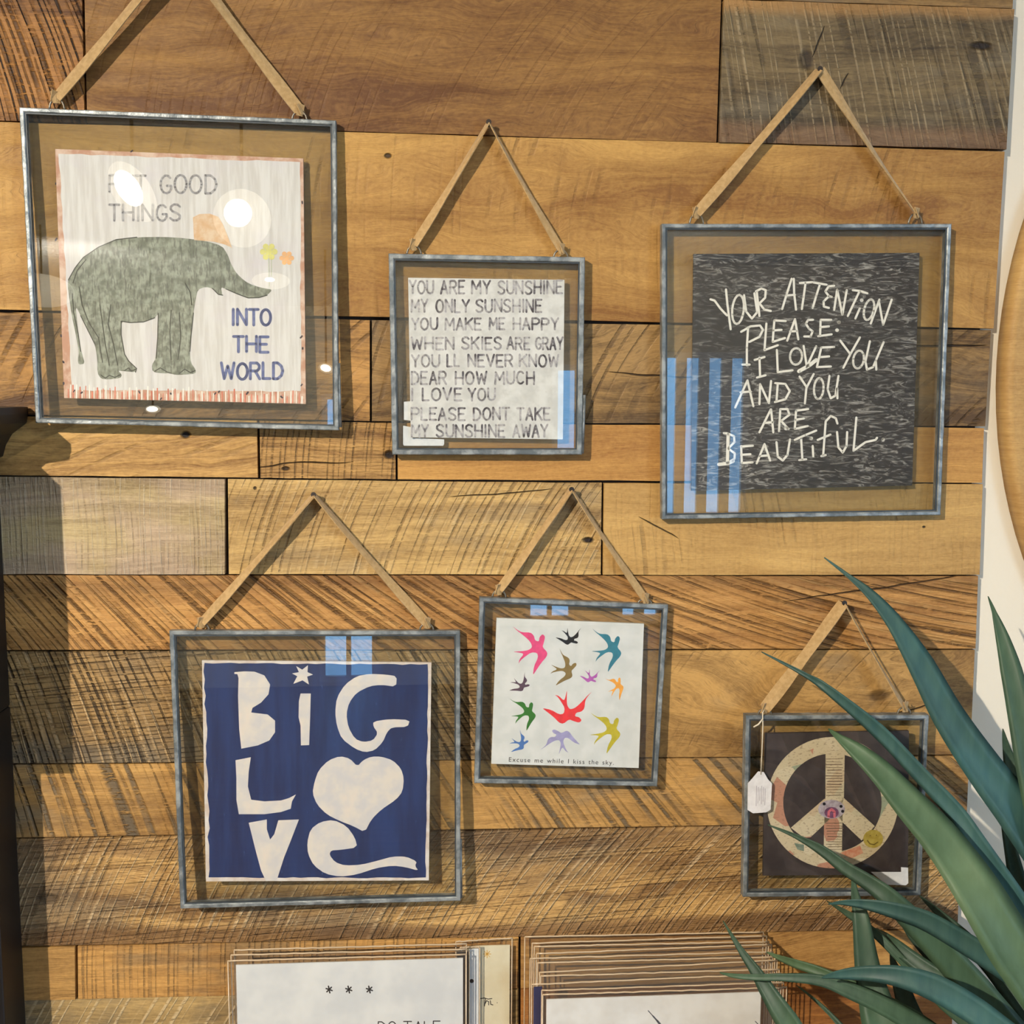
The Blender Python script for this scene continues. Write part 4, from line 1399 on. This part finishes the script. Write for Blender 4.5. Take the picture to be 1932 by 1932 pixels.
# ================================================================== mirror on the cream wall
lm = P(1880, 683, YW)
RM = 0.492
mc = Vector((lm.x + RM, YW, lm.z))
mr = thing('round_mirror', 'large round mirror with a pale wooden hoop frame on the cream wall', 'mirror', (mc.x, mc.y, mc.z - RM))
M_oak = wood('pale oak hoop', light_=R(208, 168, 112), dark=R(158, 114, 66), seed=200, flow=.6, contrast=.5, tone=.7)
mb = MB()
mb.lathe(mc, [(RM - .026, 0), (RM, 0), (RM + .000, -.012), (RM - .003, -.017), (RM - .008, -.019), (RM - .013, -.017), (RM - .018, -.019), (RM - .023, -.017), (RM - .026, -.012), (RM - .026, 0)], 128, 'y')
mb.build('hoop', M_oak, mr, smooth=True)
mb = MB()
mb.lathe(mc, [(RM - .026, -.0005), (RM - .0262, -.015), (RM - .031, -.0125), (RM - .031, -.0005)], 128, 'y')
mb.build('inner_rim', simple('dark rim', srgb(52, 38, 28), .6), mr, smooth=True)
mt = NT('mirror glass'); mt.b.inputs['Metallic'].default_value = 1; mt.b.inputs['Roughness'].default_value = .03; mt.b.inputs['Base Color'].default_value = (.85, .86, .86, 1)
mb = MB(); mb.lathe(mc, [(.0005, -.004), (RM - .0312, -.004), (RM - .0312, -.0008), (.0005, -.0008)], 96, 'y'); mb.build('mirror_glass', mt.m, mr)

# ================================================================== black cabinet at the left edge
ca, cb = P(6, 900, 0), P(47, 1932, 0)
xs_ = (ca.x + cb.x) / 2
M_blk = simple('black painted wood', srgb(24, 21, 21), .45, var=.25, vscale=30, spec=.5, stretch=(1, 1, .15))
ctop = P(8, 780, 0).z
zstep = P(8, 1330, 0).z
cab = thing('display_cabinet', 'tall black wooden cabinet with moulded cornice at the left edge', 'cabinet', (xs_ - .35, -.06, 0))
Y0 = -0.0024
mb = MB()
mb.box((xs_ - .70, -.048, .0), (xs_, Y0, zstep)); mb.build('body', M_blk, cab, bevel=.002)
mb = MB(); mb.box((xs_ - .70, -.108, zstep), (xs_, Y0, ctop - .012)); mb.build('upper_body', M_blk, cab, bevel=.002)  # unseen extra depth is shaped to cast the wider shadow on the planks
# cornice: profile wrapped round front and right side
prof = [(0.0, -.040), (.004, -.038), (.007, -.028), (.013, -.018), (.021, -.012), (.026, -.008), (.0275, 0.0), (.0275, .006), (0, .0065)]
mb = MB()
z0 = ctop
bd = .042
xl_ = xs_ - .70
for (o_, z_) in prof:
    mb.v += [Vector((xs_ + o_, Y0, z0 + z_)), Vector((xs_ + o_, -bd - o_, z0 + z_)), Vector((xl_ - o_, -bd - o_, z0 + z_)), Vector((xl_ - o_, Y0, z0 + z_))]
for k in range(len(prof) - 1):
    a, b_ = k * 4, (k + 1) * 4
    for q in range(4):
        mb.f.append((a + q, a + (q + 1) % 4, b_ + (q + 1) % 4, b_ + q))
mb.f.append((0, 1, 2, 3)); mb.f.append(tuple(len(mb.v) - 4 + q for q in range(4)))
mb.build('cornice', M_blk, cab)
mb = MB()
for zz_ in (.12, .62):
    mb.box((xs_ - .66, -.0495, zz_), (xs_ - .04, -.048, zz_ + .42))
mb.build('door_panel', M_blk, cab)

# ================================================================== display table below the frame
TZ = P(1000, 2330, -.1).z
M_tbl = wood('table wood', light_=R(170, 124, 76), dark=R(104, 70, 40), seed=301)
tb = thing('display_table', 'wooden display table standing below the framed prints', 'table', (0.35, -.2, 0))
mb = MB(); mb.box((-.40, -.42, TZ - .03), (1.15, -.004, TZ)); mb.build('tabletop', M_tbl, tb, bevel=.002)
for x in (-.37, 1.08):
    for y in (-.39, -.07):
        mb = MB(); mb.box((x, y, 0), (x + .045, y + .045, TZ - .03)); mb.build('leg', M_tbl, tb, bevel=.002)

# ================================================================== sleeved prints standing on the table


def sleeve_mat():
    m_ = glass_mat('clear sleeve film', .998, .7, .10, haze=.012)
    t = m_.node_tree
    nz = t.nodes.new('ShaderNodeTexNoise'); nz.inputs['Scale'].default_value = 60
    tc = t.nodes.new('ShaderNodeTexCoord'); mp = t.nodes.new('ShaderNodeMapping'); mp.inputs['Scale'].default_value = (.15, 1, 2.5)
    t.links.new(tc.outputs['Object'], mp.inputs[0]); t.links.new(mp.outputs[0], nz.inputs['Vector'])
    bp = t.nodes.new('ShaderNodeBump'); bp.inputs['Distance'].default_value = .0012
    t.links.new(nz.outputs['Fac'], bp.inputs['Height'])
    for nd in t.nodes:
        if nd.type == 'BSDF_GLOSSY':
            t.links.new(bp.outputs[0], nd.inputs['Normal'])
    return m_


M_film = sleeve_mat()
M_lip = simple('sleeve fold', srgb(192, 168, 136), .3, spec=.8, var=.12, vscale=90, bump=.0006, bscale=160, stretch=(.2, 1, 1))


def sleeved(label, y, sl, card, cardmat, group=None, lip=True, back_lean=0.0):
    """sl: (xL, xR, yL, yR) photo px of the sleeve's top edge; card likewise; both stand on the table"""
    a, b_ = P(sl[0], sl[2], y), P(sl[1], sl[3], y)
    root = thing('sleeved_print', label, 'print', ((a.x + b_.x) / 2, y, TZ), group)
    cm = None
    if card:
        c, d = P(card[0], card[2], y), P(card[1], card[3], y)
        mb = MB(); mb.prism([Vector((c.x, y, TZ + .001)), Vector((d.x, y, TZ + .001)), d, c], (0, .0012, 0))
        cm = mb.build('card', cardmat, root)
    mb = MB()
    for yy in (y - .0004,):
        mb.quad(Vector((a.x, yy, TZ)), Vector((b_.x, yy, TZ)), Vector((b_.x, yy, b_.z)), Vector((a.x, yy, a.z)))
    mb.build('sleeve', M_film, root, recalc=False)
    # welded seams along the top and the left edge
    mb = MB()
    n = 30
    rr = random.Random(int(a.z * 1e5) % 1000)
    top = [a.lerp(b_, k / n) + Vector((0, -.0006 + rr.uniform(-.0002, .0002), rr.uniform(-.0003, .0003))) for k in range(n + 1)]
    mb.tube(top, .0008, 5)
    mb.tube([a + Vector((0, -.0004, 0)), Vector((a.x, y - .0004, TZ + .001))], .0006, 5)
    mb.tube([b_ + Vector((0, -.0004, 0)), Vector((b_.x, y - .0004, TZ + .001))], .0006, 5)
    mb.build('seam', M_lip, root, smooth=True)['label'] = 'shiny welded sleeve edges'
    return root, cm


M_ivory = paper('ivory card', (226, 222, 212), (240, 238, 230), 30)
M_cool = paper('cool white card', (216, 218, 216), (234, 234, 228), 20)
M_cream2 = paper('cream card', (222, 208, 170), (236, 226, 192), 20)
M_navyc = simple('navy card', srgb(34, 38, 78), .6)
M_dk = simple('black card', srgb(30, 26, 30), .6)
g1, g2 = 'sleeved prints in the left pile', 'sleeved prints in the right pile'
s, c = sleeved('cream print with a small gold star, behind the left pile', -.010, (860, 966, 1776, 1769), (872, 962, 1786, 1783), M_cream2, g1)
pc = wallplane(-.010)
st = [{'w': 1.3, 'p': [(919 + 7 * math.cos(a), 1800 + 7 * math.sin(a)), (919 - 7 * math.cos(a), 1800 - 7 * math.sin(a))]} for a in (0, .79, 1.57, 2.36)]
strokes_mesh(st, 1.3, pc, .0001).build('gold_star', simple('gold ink', srgb(206, 158, 64), .5), c, recalc=False)
strokes_mesh([[(906, 1884), (914, 1883), (921, 1885), (928, 1884)], [(916, 1884), (914, 1898)], [(914, 1896), (918, 1888), (922, 1890), (922, 1896)], [(925, 1888), (926, 1895), (930, 1896)], [(938, 1892)]], 1.6, pc, .0001).build('lettering', M_inkb, c, recalc=False)
s, c = sleeved('thin white edged print with a black dot, second in the left pile', -.016, (868, 905, 1787, 1786), (886, 903, 1791, 1790), M_cool, g1)
strokes_mesh([{'w': 8, 'p': [(890, 1851)]}], 8, wallplane(-.016), .0001).build('dot', M_dk, c, recalc=False)
s, c = sleeved('black edged print just behind the front of the left pile', -.019, (860, 885, 1793, 1793), (862, 884, 1797, 1796), M_dk, g1)
s, c = sleeved('empty topped clear sleeve highest in the left pile', -.022, (442, 880, 1792, 1780), (450, 872, 1835, 1822), M_ivory, g1)
s, c = sleeved('clear sleeve second highest in the left pile', -.026, (436, 880, 1801, 1790), (448, 872, 1838, 1824), M_ivory, g1)
s, c = sleeved('cool white print with three small asterisks, front of the left pile', -.030, (430, 879, 1812, 1800), (445, 873.5, 1821, 1808), M_cool, g1)
pc = wallplane(-.030)
ast = []
for cx_ in (621, 658, 697):
    for a in (.3, 1.35, 2.4):
        ast.append({'w': 1.8, 'p': [(cx_ + 6 * math.cos(a), 1867 + 6.5 * math.sin(a)), (cx_ - 6 * math.cos(a), 1867 - 6.5 * math.sin(a))]})
strokes_mesh([dict(q, w=2.6) for q in ast], 1.8, pc, .0001).build('asterisks', M_inkb, c, recalc=False)
strokes_mesh(word_strokes('DO', 714, 748, 1928, 1950) + word_strokes('TALE', 762, 830, 1927, 1949), 2.0, pc, .0001).build('lettering', M_inkb, c, recalc=False)

tops = [(990, 1440, 1767, 1758), (1004, 1446, 1779, 1765), (1008, 1450, 1785, 1776), (1012, 1455, 1799, 1781), (1000, 1458, 1808, 1795),
        (1014, 1462, 1816, 1805), (1018, 1466, 1834, 1811), (1020, 1470, 1841, 1828), (1003, 1474, 1857, 1836), (1022, 1478, 1868, 1853)]
words_ = ['backmost', 'second from the back', 'third from the back', 'fourth from the back', 'fifth from the back', 'sixth from the back', 'seventh from the back', 'eighth from the back', 'ninth from the back', 'tenth from the back']
for k, tt in enumerate(tops):
    y = -.008 - .0042 * k
    card = None
    cmat = M_ivory
    if k == 8:
        card, cmat = (1007, 1440, 1863, 1845), M_navyc
        card = (1007, 1023, 1863, 1862)
    lab = 'clear print sleeve %s in the right pile' % words_[k] if k != 8 else 'navy edged print in a clear sleeve near the front of the right pile'
    sleeved(lab, y, tt, card, cmat, g2)
s, c = sleeved('plain cream print at the front of the right pile', -.052, (1024, 1484, 1876, 1862), (1031, 1436, 1886, 1872), M_ivory, g2)
strokes_mesh([{'w': 1.6, 'p': [(1223, 1907), (1232, 1917)]}, {'w': 2.8, 'p': [(1232, 1917), (1240, 1926)]}, {'w': 4, 'p': [(1240, 1926), (1250, 1938)]},
              {'w': 1.6, 'p': [(1425, 1927), (1434, 1936)]}], 2, wallplane(-.052), .0001).build('printed_marks', simple('slate ink', srgb(70, 72, 78), .7), c, recalc=False)

# ================================================================== plant


def leaf_mat(name, c1, c2):
    t = NT(name)
    v = t.coord()
    n = t.noise(v, 9, 3)
    n2 = t.noise(t.vmul(v, (160, 160, 10)), 1, 3)
    c = t.mix(t.ramp(n, .35, .68), srgb(*c1), srgb(*c2))
    c = t.mix(t.math('MULTIPLY', n2, .25), c, srgb(120, 150, 120))
    t.t.links.new(c, t.b.inputs['Base Color'])
    t.b.inputs['Roughness'].default_value = .5
    t.b.inputs['Specular IOR Level'].default_value = .3
    return t.m


ML = {'g': leaf_mat('blue green leaf', (34, 54, 42), (54, 78, 54)), 't': leaf_mat('teal leaf', (24, 56, 58), (38, 80, 84)),
      'd': leaf_mat('dark leaf', (14, 32, 26), (26, 50, 40)), 'o': leaf_mat('olive leaf', (52, 74, 46), (82, 102, 70))}
ROS = P(2110, 2120, -.22)
plant = thing('potted_plant', 'spiky blue-green yucca style plant in front of the wall at lower right', 'plant', (ROS.x, ROS.y, TZ))
leaves = [
    # (material, [(px, py, width px)], depth at tip, depth at the last point)
    ('t', [(1555, 1052, 2), (1600, 1086, 8), (1645, 1124, 20), (1690, 1178, 33), (1738, 1255, 52), (1790, 1352, 64), (1858, 1452, 74), (1930, 1548, 84), (2010, 1680, 84), (2070, 1850, 70)], .07, .17),
    ('t', [(1437, 1230, 2), (1480, 1252, 6), (1524, 1276, 10), (1561, 1300, 17), (1656, 1378, 28), (1736, 1461, 30), (1801, 1531, 34), (1848, 1599, 38), (1927, 1714, 40), (2010, 1860, 44)], .10, .22),
    ('o', [(1563, 1375, 2), (1584, 1392, 14), (1622, 1421, 34), (1665, 1460, 48), (1714, 1515, 62), (1768, 1574, 74), (1813, 1634, 84), (1850, 1690, 92), (1910, 1790, 98), (2000, 1930, 90)], .14, .26),
    ('g', [(1449, 1556, 2), (1500, 1577, 9), (1550, 1604, 20), (1594, 1637, 26), (1643, 1668, 32), (1686, 1702, 40), (1758, 1775, 52), (1840, 1866, 60), (1920, 1960, 60), (1990, 2040, 50)], .10, .2),
    ('t', [(1563, 1706, 2), (1590, 1703, 10), (1630, 1706, 20), (1680, 1716, 31), (1742, 1735, 39), (1807, 1771, 42), (1872, 1812, 44), (1932, 1856, 44), (2010, 1925, 44), (2060, 2000, 40)], .17, .25),
    ('t', [(1550, 1845, 2), (1575, 1840, 14), (1610, 1837, 24), (1650, 1837, 30), (1700, 1843, 40), (1760, 1862, 50), (1820, 1895, 52), (1870, 1930, 52), (1960, 2005, 50)], .19, .26),
    ('g', [(1358, 1835, 2), (1385, 1841, 8), (1430, 1844, 12), (1480, 1844, 14), (1550, 1850, 21), (1610, 1872, 30), (1680, 1905, 34), (1780, 1965, 40), (1900, 2040, 40)], .12, .2),
    ('g', [(1609, 1655, 4), (1614, 1690, 16), (1624, 1730, 30), (1636, 1820, 46), (1652, 1890, 62), (1672, 1950, 80), (1720, 2040, 90), (1850, 2110, 80)], .11, .2),
    ('g', [(1364, 1737, 1.5), (1379, 1762, 6), (1400, 1796, 13), (1426, 1833, 22), (1450, 1872, 32), (1484, 1925, 44), (1540, 2000, 50), (1700, 2090, 50)], .08, .18),
    ('o', [(1446, 1796, 2), (1470, 1807, 11), (1500, 1818, 17), (1550, 1835, 20), (1620, 1868, 26), (1720, 1920, 34), (1850, 2010, 40)], .07, .16),
    ('g', [(1652, 1752, 2), (1668, 1766, 16), (1690, 1785, 26), (1738, 1822, 32), (1800, 1862, 32), (1880, 1930, 36), (1970, 2030, 36)], .09, .2),
    ('d', [(1690, 1715, 6), (1725, 1760, 30), (1770, 1806, 44), (1820, 1860, 56), (1880, 1920, 62), (1960, 2000, 60)], .06, .17),
    ('g', [(1864, 1125, 1.5), (1876, 1156, 9), (1892, 1205, 26), (1908, 1265, 40), (1926, 1350, 48), (1945, 1450, 54), (1968, 1560, 56), (2010, 1750, 56), (2060, 1900, 50)], .08, .18),
    ('d', [(1892, 1375, 1.5), (1899, 1410, 14), (1912, 1460, 30), (1935, 1540, 44), (1970, 1640, 50), (2020, 1800, 50), (2070, 1950, 50)], .05, .16),
    ('d', [(1884, 1480, 2), (1898, 1560, 16), (1915, 1640, 28), (1932, 1720, 36), (1960, 1820, 40), (2010, 1960, 44)], .05, .16),
    ('g', [(1503, 1859, 1.5), (1530, 1880, 5), (1565, 1912, 8), (1610, 1960, 14), (1700, 2040, 30), (1850, 2100, 36)], .05, .14),
    ('d', [(1735, 1690, 2), (1790, 1740, 20), (1850, 1800, 34), (1900, 1860, 40), (1960, 1950, 44)], .05, .17),
    ('g', [(1560, 1700, 2), (1580, 1712, 8), (1605, 1728, 13), (1650, 1760, 16), (1720, 1830, 18), (1820, 1930, 20)], .06, .16),
    ('d', [(1680, 1800, 3), (1700, 1860, 30), (1725, 1930, 44), (1780, 2010, 50), (1880, 2080, 50)], .07, .17),
    ('d', [(1760, 1850, 3), (1800, 1890, 26), (1850, 1940, 40), (1920, 2010, 44)], .05, .17),
    ('o', [(2040, 1300, 2), (2030, 1420, 40), (2040, 1600, 60), (2070, 1800, 60), (2100, 1980, 50)], .25, .22),
    ('g', [(2320, 1500, 2), (2260, 1640, 50), (2200, 1800, 60), (2150, 1960, 50)], .3, .24),
    ('t', [(2440, 1800, 2), (2340, 1840, 40), (2240, 1920, 50), (2160, 2020, 40)], .2, .22),
]
for i, (mk, pts, d0, d1) in enumerate(leaves):
    pts3 = []
    n = len(pts)
    for k, (x, y, wd) in enumerate(pts):
        d = d0 + (d1 - d0) * k / (n - 1)
        p = P(x, y, -d)
        depth = (p - CAM).dot(FWD)
        pts3.append((p, wd * depth / F))
    pts3.append((ROS + Vector((random.uniform(-.012, .012), random.uniform(-.012, .012), random.uniform(-.03, .01))), pts3[-1][1] * .7))
    # resample with Catmull-Rom
    fine_ = []
    for k in range(len(pts3) - 1):
        p0, p1, p2, p3 = (pts3[max(k - 1, 0)], pts3[k], pts3[k + 1], pts3[min(k + 2, len(pts3) - 1)])
        for j in range(4):
            t = j / 4
            q = 0.5 * ((2 * p1[0]) + (p2[0] - p0[0]) * t + (2 * p0[0] - 5 * p1[0] + 4 * p2[0] - p3[0]) * t * t + (3 * p1[0] - p0[0] - 3 * p2[0] + p3[0]) * t ** 3)
            fine_.append((q, p1[1] + (p2[1] - p1[1]) * t))
    fine_.append(pts3[-1])
    mb = MB()
    rr = random.Random(i)
    roll = rr.uniform(-.35, .35)
    base = 0
    N = len(fine_)
    for k, (p, wd) in enumerate(fine_):
        tng = (fine_[min(k + 1, N - 1)][0] - fine_[max(k - 1, 0)][0]).normalized()
        view = (p - CAM).normalized()
        side = tng.cross(Vector((0, 1, 0)) * .6 + view * .4).normalized()
        nn = side.cross(tng).normalized()
        side = (side * math.cos(roll) + nn * math.sin(roll)).normalized()
        nn = side.cross(tng).normalized()
        if nn.y > 0:
            nn = -nn
        h = wd / 2 / math.cos(roll)
        th = .0004 + .03 * min(wd, .03) * .5
        fold = h * .30
        row = [p - side * h, p - side * h * .5 - nn * fold * .6, p - nn * fold, p + side * h * .5 - nn * fold * .6, p + side * h]
        mb.v += [q + nn * th * .5 for q in row] + [q - nn * (th * .5 + .0003) for q in (row[3], row[2], row[1])]
    m_ = 8
    for k in range(N - 1):
        a, b_ = k * m_, (k + 1) * m_
        for q in range(m_):
            mb.f.append((a + q, a + (q + 1) % m_, b_ + (q + 1) % m_, b_ + q))
    mb.f.append(tuple(range(m_)))
    mb.f.append(tuple((N - 1) * m_ + q for q in reversed(range(m_))))
    mb.build('leaf', ML[mk], plant, smooth=True)
mb = MB()
mb.tube([Vector((ROS.x, ROS.y, TZ + .08)), ROS + Vector((0, 0, -.06)), ROS + Vector((0, 0, .005))], [.016, .018, .012], 14)
mb.build('stem', simple('fibrous stem', srgb(92, 76, 54), .9, var=.3, bump=.002), plant, smooth=True)
mb = MB()
mb.lathe((ROS.x, ROS.y, TZ), [(.001, 0), (.055, 0), (.062, .01), (.078, .12), (.082, .122), (.082, .135), (.074, .135), (.070, .11), (.001, .108)], 40)
mb.build('pot', simple('stoneware pot', srgb(176, 170, 158), .6, var=.08), plant, smooth=True)

# ================================================================== lamps of the shop, as mirrored in the glass


def mirror_ray(px, py, pl):
    p = pl.at(px, py, -.0024)
    d = ray(px, py)
    return p, d - pl.n * 2 * d.dot(pl.n)


M_lampg = emis('lit lamp lens', (1.0, .93, .80, 1), 13)
M_halo = emis('glowing lamp shade', (1.0, .92, .74, 1), 1.3)
# photo px of the reflection, half width and half height in px, core share, lean in degrees
lamps = [(457, 412, 50, 50, .5, 0), (250, 362, 32, 56, .6, -32), (511, 530, 34, 15, .3, 0), (288, 772, 14, 7, .7, 0), (615, 695, 14, 9, .7, 15), (78, 548, 55, 28, 0, 5)]
words2 = ['brightest lit round pendant lamp of the shop', 'tilted lit oval pendant lamp of the shop', 'lit flat pendant lamp low over the shop floor', 'small lit pendant lamp far back in the shop', 'small lit pendant lamp beside the far windows', 'large dim pendant lamp near the left wall']
for (px, py, rx, rz, core, lean), lab in zip(lamps, words2):
    p, d = mirror_ray(px, py, pl1)
    dist_y = 4.6 if py < 500 else 5.6
    t = min((dist_y + p.y) / -d.y, (RZ - .35 - p.z) / d.z if d.z > 0 else 99)
    q = p + d * t
    total = (p - CAM).length + t
    ax, az = rx / F * total, rz / F * total
    th_ = thing('pendant_lamp', lab, 'lamp', q)
    mb = MB(); mb.tube([q + Vector((0, 0, az * .3)), Vector((q.x, q.y, RZ))], .006, 6); mb.build('cord', M_nail, th_)
    la = math.radians(lean)

    def blob(c, a_, b_, depth):
        mb_ = MB()
        mb_.lathe((0, 0, 0), [(math.sin(math.pi * k / 12) + 1e-4, math.cos(math.pi * k / 12)) for k in range(13)], 32)
        vs = []
        for v in mb_.v:
            X, Z = v.x * a_, v.z * b_
            vs.append(c + Vector((X * math.cos(la) + Z * math.sin(la), v.y * depth, -X * math.sin(la) + Z * math.cos(la))))
        mb_.v = vs
        return mb_
    blob(q, ax, az, min(ax, az)).build('lamp_shade', M_halo, th_, smooth=True)
    if core:
        dp = min(ax, az)
        blob(q + Vector((0, dp * .75, 0)), ax * core, az * core, dp * .45).build('bulb', M_lampg, th_, smooth=True)
for loc, lab in ((KEY, 'ceiling spot lamp up left of the plank wall'), ((0.5, -2.4, 2.62), 'ceiling spot lamp in front of the plank wall'), ((2.0, -2.0, 2.62), 'ceiling spot lamp on the mirror side')):
    q = Vector(loc)
    th_ = thing('spot_lamp', lab, 'lamp', q + Vector((0, 0, .04)))
    mb = MB(); mb.lathe(q, [(.001, .11), (.045, .11), (.05, .03), (.05, .02), (.046, .02), (.04, .10), (.001, .10)], 24); mb.build('lamp_housing', M_nail, th_, smooth=True)
    mb = MB(); mb.tube([q + Vector((0, 0, .1)), Vector((q.x, q.y, RZ))], .012, 8); mb.build('stalk', M_nail, th_)
